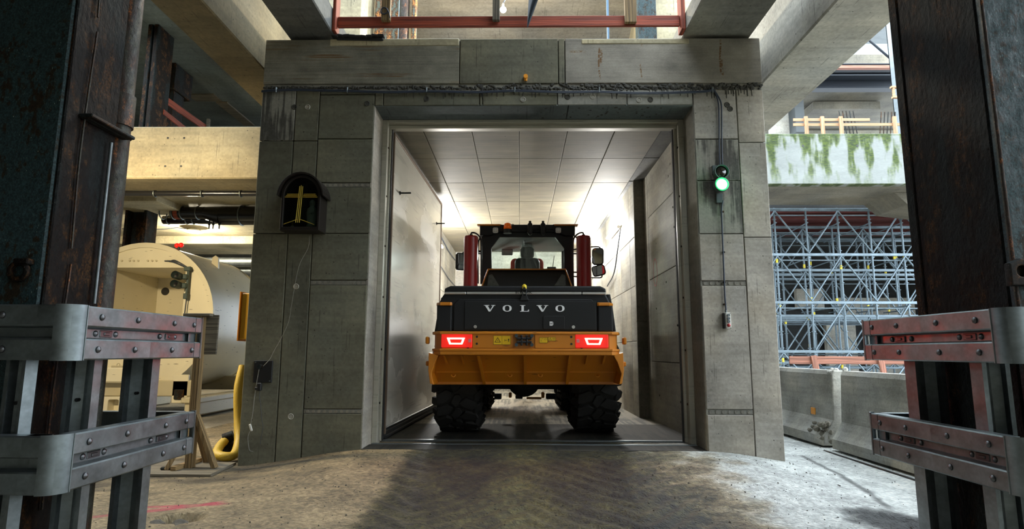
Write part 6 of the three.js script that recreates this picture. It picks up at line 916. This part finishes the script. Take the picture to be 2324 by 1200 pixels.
  // cowl behind the cab
  { const z1 = -9.3, cx = (px, py, z) => { const p = P(px, py, z); return V(p.x, p.y, z); };
    const a = [cx(1108, 613, -9.5), cx(1283, 613, -9.5), cx(1297, 650, -9.15), cx(1094, 650, -9.15)]; const t = [], bk = a.map((p) => V(p.x, p.y, -9.75)); t.push(a[0], a[1], a[2], a[0], a[2], a[3]); for (let i = 0; i < 4; i++) { const j = (i + 1) % 4; t.push(a[i], bk[i], a[j], bk[i], bk[j], a[j]); } t.push(bk[0], bk[2], bk[1], bk[0], bk[3], bk[2]); part('cowl', fromTris(t, V(0.05, a[0].y - 0.1, -9.5)), M.hood, LD);
    part('cowl_edge', [bar(a[0].clone().add(V(-0.01, 0.01, 0.01)), a[1].clone().add(V(0.01, 0.01, 0.01)), 0.05, 0.022), bar(a[0].clone().add(V(0, 0.01, 0.01)), a[3].clone().add(V(0, 0, 0.01)), 0.022, 0.022), bar(a[1].clone().add(V(0, 0.01, 0.01)), a[2].clone().add(V(0, 0, 0.01)), 0.022, 0.022)], M.yellow, LD);
    part('inner_recess', [fromTris([cx(1122, 625, -9.35), cx(1268, 625, -9.35), cx(1258, 648, -9.13), cx(1122, 625, -9.35), cx(1258, 648, -9.13), cx(1130, 648, -9.13)])], M.blackMatte, LD);
    for (const s of [0, 1]) { const p = s ? [cx(1283, 624, -9.32), cx(1275, 622, -9.35), cx(1258, 648, -9.12), cx(1284, 648, -9.12)] : [cx(1109, 624, -9.32), cx(1117, 622, -9.35), cx(1133, 648, -9.12), cx(1106, 648, -9.12)]; const c2 = V(); p.forEach((k) => c2.add(k)); c2.divideScalar(4); const q2 = p.map((k) => k.clone().add(V(0, -0.02, -0.06))), tt = [p[0], p[1], p[2], p[0], p[2], p[3]]; for (let i = 0; i < 4; i++) { const j = (i + 1) % 4; tt.push(p[i], q2[i], p[j], q2[i], q2[j], p[j]); } part('silver_strut', fromTris(tt, c2.clone().add(V(0, -0.01, -0.03))), M.galv, LD); } }
  // tall red side cylinders
  for (const [x0, x1] of [[1053, 1084], [1309, 1341]]) { const z = -9.1, a = P(x0, 595, z).x, b = P(x1, 595, z).x, r = (b - a) / 2, c = (a + b) / 2, yt = Y(539, z), yb = Y(652, z), m = part('red_cylinder', [turned(new THREE.CylinderGeometry(r * 1.04, r * 1.04, yt - yb, 10), 0, 0.31).translate(c, (yt + yb) / 2, z), turned(new THREE.CylinderGeometry(r * 0.97, r * 1.04, 0.02, 10), 0, 0.31).translate(c, yt + 0.01, z)], M.red, LD, { label: 'tall red upright cylinder' });
    const s = x0 < 1190 ? 1 : -1; part('hose', tube([V(c, yt, z), V(c, yt + 0.07, z), V(c + s * 0.05, yt + 0.085, z - 0.05), V(c + s * 0.13, yt + 0.03, z - 0.2), V(c + s * 0.14, yt - 0.06, z - 0.25), V(c + s * 0.145, yt - 0.7, z - 0.28)], 0.014, 40, 6), M.black, m); part('gland', cyl(V(c, yt, z), V(c, yt + 0.05, z), 0.026, 10), M.black, m); }
  // cab
  const zc = -9.9, C = (px, py, z = zc) => { const p = P(px, py, z); return [p.x, p.y]; };
  const frame = [C(1093, 660), C(1304, 660), C(1300, 560), C(1303, 514), C(1300, 511), C(1093, 511), C(1090, 514), C(1094, 560)], hole = [C(1116, 614), C(1280, 614), C(1280, 563), C(1260, 538), C(1134, 538), C(1115, 563)];
  part('cab_rear_frame', push(frame, zc - 0.08, zc, 0.01, [hole]), M.black, LD);
  part('rear_window', push(hole, zc - 0.045, zc - 0.04), M.glass, LD);
  const cl = C(1093, 560)[0], crr = C(1302, 560)[0], ytop = C(1190, 511)[1], yb = 2.2, zf = -11.55;
  part('cab_roof', [rise([[cl - 0.02, 9.83], [crr + 0.02, 9.83], [crr - 0.02, 11.7], [cl + 0.02, 11.7]].map(([x, z]) => [x, z]), ytop - 0.13, ytop + 0.0, 0.02)], M.black, LD);
  part('roof_corner', push([C(1089, 534, -9.8), C(1089, 510, -9.8), C(1093, 509, -9.8), C(1138, 508.5, -9.8), C(1138, 522, -9.8), C(1112, 534, -9.8)].reverse(), zc, -9.8, 0.008), M.hood, LD); part('roof_corner', push([C(1255, 508.5, -9.8), C(1301, 509, -9.8), C(1305, 510, -9.8), C(1305, 534, -9.8), C(1282, 534, -9.8), C(1255, 522, -9.8)].reverse(), zc, -9.8, 0.008), M.hood, LD);
  part('roof_trim', [span(C(1089, 0, -9.79)[0], C(0, 511.5, -9.79)[1], zc, C(1139, 0, -9.79)[0], C(0, 508, -9.79)[1], -9.785, 0.006), span(C(1254, 0, -9.79)[0], C(0, 511.5, -9.79)[1], zc, C(1305, 0, -9.79)[0], C(0, 508, -9.79)[1], -9.785, 0.006), span(C(1138, 0)[0], C(0, 527)[1], zc, C(1255, 0)[0], C(0, 515)[1], zc + 0.03, 0.008)], M.yellow, LD, { label: 'orange roof trim' });
  for (const px of [1124.5, 1267]) { const p = P(px, 522.5, -9.78); const w = part('work_light', cbox(0.092, 0.092, 0.05, p.x, p.y, p.z, 0.016), M.lampWhite, LD); part('lens', [[-1, -1], [1, -1], [-1, 1], [1, 1]].map(([i, j]) => cyl(V(p.x + i * 0.02, p.y + j * 0.02, p.z + 0.02), V(p.x + i * 0.02, p.y + j * 0.02, p.z + 0.03), 0.014, 8)), M.chrome, w); part('bracket', span(p.x - 0.03, p.y + 0.045, p.z - 0.04, p.x + 0.03, p.y + 0.07, p.z - 0.01), M.black, w); }
  { const p = P(1152, 515, -9.75), b = part('beacon', lathe([[0, 0.11], [0.03, 0.108], [0.058, 0.09], [0.066, 0.05], [0.066, 0.0], [0, 0]], 20).translate(p.x, p.y - 0.04, p.z), M.orangeLens, LD, { label: 'orange round beacon' }); part('beacon_base', cyl(V(p.x, p.y - 0.11, p.z), V(p.x, p.y - 0.04, p.z), 0.072, 18), M.black, b); part('wire', turned(new THREE.TorusGeometry(0.03, 0.005, 6, 16), 0).translate(p.x + 0.085, p.y + 0.02, p.z), M.black, b); }
  for (const px of [1203, 1232.5]) { const p = P(px, 520, -9.78); part('antenna_box', [lathe([[0, 0.15], [0.022, 0.15], [0.022, 0.12], [0.042, 0.10], [0.055, 0.04], [0.048, -0.05], [0.02, -0.09], [0, -0.09]], 12).translate(p.x, p.y - 0.01, p.z)], M.black, LD); }
  part('roof_cable', [tube([V(C(1165, 0)[0], C(0, 518)[1], -9.84), V(C(1200, 0)[0], C(0, 520)[1], -9.82), V(C(1260, 0)[0], C(0, 521)[1], -9.83)], 0.010, 30, 6), tube([V(C(1165, 0)[0], C(0, 523)[1], -9.84), V(C(1215, 0)[0], C(0, 524)[1], -9.82), V(C(1255, 0)[0], C(0, 522)[1], -9.83)], 0.008, 30, 6)], M.black, LD);
  // pillars, side glass, front glass
  part('cab_pillar', [bar(V(cl + 0.05, yb, zf), V(cl + 0.05, ytop - 0.1, zf + 0.08), 0.09, 0.10)], M.black, LD); part('cab_pillar', [bar(V(crr - 0.05, yb, zf), V(crr - 0.05, ytop - 0.1, zf + 0.08), 0.09, 0.10)], M.black, LD);
  part('cab_floor', [span(cl, 1.4, zf - 0.02, crr, yb + 0.2, zc - 0.1, 0.02)], M.black, LD); part('front_window', span(cl + 0.1, yb + 0.2, zf + 0.02, crr - 0.1, ytop - 0.13, zf + 0.026), M.glass, LD); part('side_window', span(cl + 0.02, yb + 0.2, zf + 0.08, cl + 0.026, ytop - 0.14, zc - 0.1), M.glass, LD); part('side_window', span(crr - 0.026, yb + 0.2, zf + 0.08, crr - 0.02, ytop - 0.14, zc - 0.1), M.glass, LD);
  part('headliner', [span(cl + 0.06, ytop - 0.19, zf + 0.1, crr - 0.06, ytop - 0.13, zc - 0.1, 0.02)], std({ color: lin(0.16, 0.17, 0.165), roughness: 0.6 }), LD);
  { const p = P(1151, 572, -11.2); const im = part('inner_mirror', cbox(0.21, 0.12, 0.03, p.x, p.y, p.z, 0.012), M.black, LD); part('mirror_glass', cbox(0.19, 0.10, 0.004, p.x, p.y, p.z + 0.016, 0.001), M.mirror, im); part('stem', cyl(V(p.x, p.y + 0.05, p.z), V(p.x, ytop - 0.14, p.z - 0.05), 0.01, 6), M.black, im); }
  { const p = P(1256, 596, -11.0); part('handheld_radio', [cyl(V(p.x - 0.02, p.y - 0.13, -11.0), V(p.x + 0.015, p.y + 0.13, -11.0), 0.007, 6)], M.black, LD); const d = P(1252, 608, -10.9); part('display', cbox(0.17, 0.10, 0.03, d.x, d.y - 0.02, d.z, 0.01, -0.5), M.black, LD); }
  { const p = P(1190, 570, -10.5); part('blind_rod', cyl(V(p.x, ytop - 0.15, -10.15), V(p.x, p.y + 0.10, -10.45), 0.012, 6), M.black, LD); }
  // seat
  { const h0 = P(1181, 587, -10.45), h1 = P(1212, 560, -10.45), b0 = P(1168, 640, -10.42), b1 = P(1225, 585, -10.42);
    const seat = part('seat', [push(rrect(b0.x, b0.y - 0.3, b1.x, b1.y, 0.09, 6), -10.55, -10.38, 0.04), span(b0.x, b0.y - 0.45, -11.0, b1.x, b0.y - 0.28, -10.45, 0.05)], M.seat, LD); part('headrest', push(rrect(h0.x, h0.y, h1.x, h1.y, 0.07, 6), -10.52, -10.40, 0.035), M.seat, seat);
    const fx0 = P(1169, 0, -10.36).x, fx1 = P(1226, 0, -10.36).x, fg = new THREE.PlaneGeometry(1, 1, 16, 12), fp = fg.attributes.position; for (let i = 0; i < fp.count; i++) { const u = fp.getX(i) + 0.5, v = fp.getY(i) + 0.5, w = lerp(1, 0.42, v * v); fp.setXYZ(i, lerp(fx0, fx1, 0.5 + (u - 0.5) * w), lerp(b0.y - 0.1, h1.y + 0.02, v), -10.35 + 0.025 * Math.sin(u * 19 + v * 7) - 0.06 * Math.abs(u - 0.5) * 2); } const fb = flipped(fg.clone()); fg.computeVertexNormals(); part('protective_film', [plain(fg), fb.translate(0, 0, -0.002)], M.film, seat, { label: 'clear plastic seat cover' }); }
  // mirrors outside
  const mir = (x0, y0, x1, y1, z, tilt, rz, name) => { const a = P(x0, y0, z), b = P(x1, y1, z), cx = (a.x + b.x) / 2, cy = (a.y + b.y) / 2, w = b.x - a.x, h = a.y - b.y; const m = part('side_mirror', [push(rrect(-w / 2, -h / 2, w / 2, h / 2, Math.min(w, h) * 0.28, 5), -0.06, 0.0, 0.015).rotateY(tilt).rotateZ(rz).translate(cx, cy, z)], M.black, LD); part('mirror_glass', push(rrect(-w / 2 + 0.02, -h / 2 + 0.02, w / 2 - 0.02, h / 2 - 0.02, Math.min(w, h) * 0.2, 5), 0.0, 0.004).rotateY(tilt).rotateZ(rz).translate(cx, cy, z), M.mirror, m); return V(cx, cy, z); };
  const m1 = mir(1343, 562, 1370, 601, -10.9, -0.25, -0.03), m2 = mir(1343, 601, 1374, 626, -10.9, -0.25, 0.22), m3 = mir(1035, 573, 1056, 613, -10.7, 0.35, 0.0);
  part('mirror_arm', [tube([V(crr, m1.y + 0.12, -10.95), V(m1.x - 0.05, m1.y + 0.19, -10.95), V(m1.x + 0.05, m1.y + 0.17, -10.93), V(m1.x + 0.07, m1.y + 0.05, -10.95)], 0.013, 30, 7), tube([V(crr, m2.y - 0.1, -10.95), V(m2.x - 0.03, m2.y - 0.13, -10.95), V(m2.x + 0.06, m2.y - 0.12, -10.94), V(m2.x + 0.07, m2.y - 0.02, -10.95)], 0.013, 30, 7)], M.black, LD);
  part('mirror_arm', tube([V(cl, m3.y + 0.14, -10.75), V(m3.x + 0.05, m3.y + 0.18, -10.75), V(m3.x, m3.y + 0.12, -10.74)], 0.013, 24, 7), M.black, LD);
  part('grab_rail', [tube([V(crr + 0.02, C(0, 532)[1], zc - 0.1), V(crr + 0.09, C(0, 540)[1], zc - 0.1), V(crr + 0.09, C(0, 640)[1], zc - 0.1)], 0.014, 30, 7), cyl(V(crr, C(0, 572)[1], zc - 0.1), V(crr + 0.09, C(0, 572)[1], zc - 0.1), 0.012, 7), cyl(V(crr, C(0, 614)[1], zc - 0.1), V(crr + 0.09, C(0, 614)[1], zc - 0.1), 0.012, 7)], M.black, LD); part('grab_rail', [tube([V(cl - 0.02, C(0, 532)[1], zc - 0.1), V(cl - 0.06, C(0, 545)[1], zc - 0.1), V(cl - 0.06, C(0, 640)[1], zc - 0.1)], 0.014, 30, 7), cyl(V(cl, C(0, 567)[1], zc - 0.1), V(cl - 0.06, C(0, 567)[1], zc - 0.1), 0.02, 7)], M.black, LD);
  // chassis and axles
  part('chassis', [span(-0.42, 0.95, -12.2, 0.54, 1.5, -7.8, 0.03), span(-0.95, 1.35, -9.6, 1.05, 2.0, -7.6, 0.03), span(-0.6, 1.3, -13.2, 0.7, 2.1, -9.6, 0.03)], M.black, LD);
  const tz = [-8.86, -12.1]; for (const z of tz) part('axle', [cyl(V(-1.0, 0.95, z), V(1.1, 0.95, z), 0.14, 14), new THREE.SphereGeometry(0.25, 16, 12).scale(1, 1, 0.9).translate(0.06, 0.95, z)], M.blackMatte, LD);
  { const k = (px, py, z, w, h, m, name) => { const p = P(px, py, z); part(name, cbox(w, h, 0.12, p.x, p.y, z, 0.01), m, LD); }; k(1130, 899, -10, 0.12, 0.09, M.navySteel, 'fitting'); k(1158, 896, -10, 0.05, 0.08, M.yellowDeep, 'fitting'); k(1178, 900, -10, 0.12, 0.06, M.black, 'fitting'); k(1232, 896, -10, 0.05, 0.09, M.yellowDeep, 'fitting'); k(1250, 899, -10, 0.16, 0.09, M.navySteel, 'fitting'); k(1212, 903, -10, 0.25, 0.03, M.yellowDeep, 'fitting'); }
  // front frame and lift arms, hidden ahead of the cab
  part('front_frame', [span(-0.5, 0.9, -13.0, 0.62, 2.0, -11.6, 0.04)], M.yellowDeep, LD); part('lift_arm', bar(V(-0.38, 1.9, -12.0), V(-0.38, 0.75, -14.4), 0.12, 0.3), M.yellowDeep, LD); part('lift_arm', bar(V(0.5, 1.9, -12.0), V(0.5, 0.75, -14.4), 0.12, 0.3), M.yellowDeep, LD);
  // tyres
  const R = 0.735, xL0 = P(986, 950, -8.2).x, xL1 = P(1084, 950, -8.2).x, xR0 = P(1309, 950, -8.2).x, xR1 = P(1405, 950, -8.2).x;
  const lugShape = (w, l) => { const g = push([[-w / 2, -l * 0.35], [-w * 0.2, -l / 2], [w * 0.3, -l * 0.42], [w / 2, l * 0.1], [w * 0.28, l / 2], [-w * 0.32, l * 0.42]], 0, 0.05, 0.008); return g; };
  const lugA = plain(lugShape(0.25, 0.15)), lugB = plain(lugShape(0.19, 0.12));
  for (const zz of tz) for (const [x0, x1] of [[xL0, xL1], [xR0, xR1]]) {
    const w = x1 - x0, c = (x0 + x1) / 2, cy = FL + R, h = w / 2;
    const prof = [[0.38, -h * 0.80], [0.42, -h * 0.96], [0.52, -h], [0.62, -h * 0.97], [R - 0.055, -h * 0.88], [R - 0.035, -h * 0.72], [R - 0.030, -h * 0.3], [R - 0.030, h * 0.3], [R - 0.035, h * 0.72], [R - 0.055, h * 0.88], [0.62, h * 0.97], [0.52, h], [0.42, h * 0.96], [0.38, h * 0.80]];
    const ty = part('tyre', turned(lathe(prof, 56), 0, 0, Math.PI / 2).translate(c, cy, zz), M.rubber, LD);
    part('rim', turned(lathe([[0.0, -0.08], [0.2, -0.08], [0.3, -0.02], [0.37, -h * 0.5], [0.39, -h * 0.8], [0.39, h * 0.8], [0.37, h * 0.5], [0.3, 0.1], [0, 0.1]], 36), 0, 0, Math.PI / 2).translate(c, cy, zz), M.yellowDeep, ty);
    const n = 22, merge = []; for (let k = 0; k < n; k++) for (const [off, geo, ph, tw] of [[-0.29 * w, lugA, 0, 0.35], [0.29 * w, lugA, 0.5, -0.35], [0, lugB, 0.25, 0.9], [-0.455 * w, lugB, 0.5, 0.1], [0.455 * w, lugB, 0.0, 0.1]]) {
      const a = (k + ph) / n * Math.PI * 2, edge = Math.abs(off) > 0.4 * w, r = edge ? R - 0.105 : R - 0.045; const qn = new THREE.Quaternion().setFromEuler(new THREE.Euler(a, 0, 0)).multiply(new THREE.Quaternion().setFromEuler(new THREE.Euler(0, edge ? Math.sign(off) * 0.9 : 0, tw + 0.3 * (hash(k, Math.round(off * 100), 3) - 0.5))));
      const pos = V(c + off, cy - r * Math.sin(a), zz + r * Math.cos(a));
      if (zz === tz[0] && !edge) share('tread_lug', geo, M.rubber, ty, pos, qn); else merge.push(geo.clone().applyMatrix4(new THREE.Matrix4().compose(pos, qn, V(1, 1, 1))));
    }
    part('shoulder_lugs', merge, M.rubber, ty, { stuff: true });
  }
}
// ---------------------------------------------------------------- the driver
{ const s0 = P(1196, 600, -10.75), base = [s0.x, 2.22, -10.72], t = thing('person', 'person in a red jacket and white helmet sitting at the wheel in the cab', 'person', base);
  const UP = 0.27, sx = s0.x, J = { pel: [sx, 2.20, -10.70, 0.15], waist: [sx, 2.40, -10.69, 0.135], chest: [sx, 2.60, -10.70, 0.15], neck0: [sx, 2.76, -10.70, 0.07], neck1: [sx, 2.83, -10.71, 0.055], head: [sx, 2.93, -10.73, 0.092] };
  const bones = [['pel', 'waist'], ['waist', 'chest'], ['chest', 'neck0'], ['neck0', 'neck1']].map(([a, b]) => [J[a], J[b]]);
  for (const s of [-1, 1]) { const sh = [sx + s * 0.215, 2.685, -10.70, 0.07], el = [sx + s * 0.29, 2.42, -10.88, 0.05], wr = [sx + s * 0.15, 2.46, -11.12, 0.033]; bones.push([J.chest.slice(0, 1).concat([2.66, -10.70, 0.09]), sh], [sh, el], [el, wr]); const kn = [sx + s * 0.14, 2.24, -11.14, 0.065], an = [sx + s * 0.14, 1.80, -11.22, 0.045], hip = [sx + s * 0.09, 2.18, -10.72, 0.09]; bones.push([hip, kn], [kn, an], [an, [sx + s * 0.15, 1.74, -11.38, 0.04]]); }
  const headB = [[[sx, 2.90, -10.745, 0.075], [sx, 2.95, -10.725, 0.092]], [[sx, 2.86, -10.77, 0.045], [sx, 2.88, -10.76, 0.05]], [[sx, 2.915, -10.825, 0.014], [sx, 2.895, -10.838, 0.016]], [[sx - 0.088, 2.92, -10.73, 0.018], [sx - 0.09, 2.94, -10.73, 0.018]], [[sx + 0.088, 2.92, -10.73, 0.018], [sx + 0.09, 2.94, -10.73, 0.018]]];
  const hands = []; for (const s of [-1, 1]) { const w = [sx + s * 0.15, 2.46, -11.12, 0.032], p = [sx + s * 0.14, 2.48, -11.18, 0.034]; hands.push([w, p]); for (let f = 0; f < 4; f++) { const k = [p[0] + s * (0.018 - f * 0.014), p[1] + 0.02 - f * 0.012, p[2] - 0.05, 0.009], e = [k[0] - s * 0.01, k[1] - 0.035 + f * 0.004, k[2] - 0.025, 0.008]; hands.push([[p[0] + s * (0.015 - f * 0.012), p[1] + 0.012 - f * 0.01, p[2] - 0.01, 0.010], k], [k, e]); } hands.push([[p[0] - s * 0.02, p[1] + 0.01, p[2], 0.011], [p[0] - s * 0.045, p[1] + 0.015, p[2] - 0.04, 0.010]]); }
  const dist = (list, x, y, z, k) => { let d = 0, first = true, m = 1e9; const ds = []; for (const [a, b] of list) { const bx = b[0] - a[0], by = b[1] - a[1], bz = b[2] - a[2], px = x - a[0], py = y - a[1], pz = z - a[2], l = bx * bx + by * by + bz * bz, h = clamp((px * bx + py * by + pz * bz) / (l || 1)); const q = Math.hypot(px - bx * h, py - by * h, pz - bz * h) - lerp(a[3], b[3], h); ds.push(q); if (q < m) m = q; } if (m > 3 * k) return m; for (const q of ds) d += Math.exp(-(q - m) / k); return m - k * Math.log(d); };
  const surf = (list, c, half, res, k) => { const mc = new MarchingCubes(res, M.jacket, false, false, 60000); mc.isolation = 0; for (let z = 0; z < res; z++) for (let y = 0; y < res; y++) for (let x = 0; x < res; x++) mc.field[x + y * res + z * res * res] = -dist(list, c[0] + ((x - res / 2) / (res / 2)) * half, c[1] + ((y - res / 2) / (res / 2)) * half, c[2] + ((z - res / 2) / (res / 2)) * half, k); mc.update(); const n = mc.count ?? mc.geometry.drawRange.count, g = new THREE.BufferGeometry(); g.setAttribute('position', new THREE.BufferAttribute(mc.positionArray.slice(0, n * 3), 3)); g.setAttribute('normal', new THREE.BufferAttribute(mc.normalArray.slice(0, n * 3), 3)); g.scale(half, half, half).translate(c[0], c[1], c[2]); return g; };
  for (const b of [...bones, ...headB, ...hands]) for (const q of b) if (!q.up) { q[1] += UP; q.up = true; }
  part('body', [surf(bones, [sx, 2.32 + UP, -10.98], 0.64, 84, 0.022), surf(hands, [sx, 2.46 + UP, -11.16], 0.24, 72, 0.006)], M.jacket, t);
  part('head', surf(headB, [sx, 2.92 + UP, -10.74], 0.15, 56, 0.012), M.skin, t); part('eyes', [-1, 1].map((s) => new THREE.SphereGeometry(0.011, 10, 8).translate(sx + s * 0.032, 2.935 + UP, -10.807)), M.statue, t); part('mouth', cbox(0.045, 0.008, 0.01, sx, 2.872 + UP, -10.814, 0.003), std({ color: lin(0.35, 0.1, 0.09), roughness: 0.6 }), t); part('hair', [new THREE.SphereGeometry(0.097, 18, 12, 0, 6.2832, 0, 1.7).translate(sx, 2.945 + UP, -10.715)], M.black, t);
  part('helmet', [new THREE.SphereGeometry(0.118, 22, 12, 0, 6.2832, 0, 1.55).scale(0.95, 1, 1.12).translate(sx, 2.965 + UP, -10.735), new THREE.CylinderGeometry(0.125, 0.128, 0.012, 24).scale(0.95, 1, 1.2).translate(sx, 2.966 + UP, -10.75)], M.helmet, t);
  const wheel = part; wheel('steering_wheel', turned(new THREE.TorusGeometry(0.19, 0.014, 8, 28), 1.0).translate(sx, 2.45 + UP, -11.2), M.black, loader); part('steering_column', cyl(V(sx, 2.45 + UP, -11.2), V(sx, 2.05, -11.4), 0.03, 8), M.black, loader);
}
renderer.render(scene, camera);
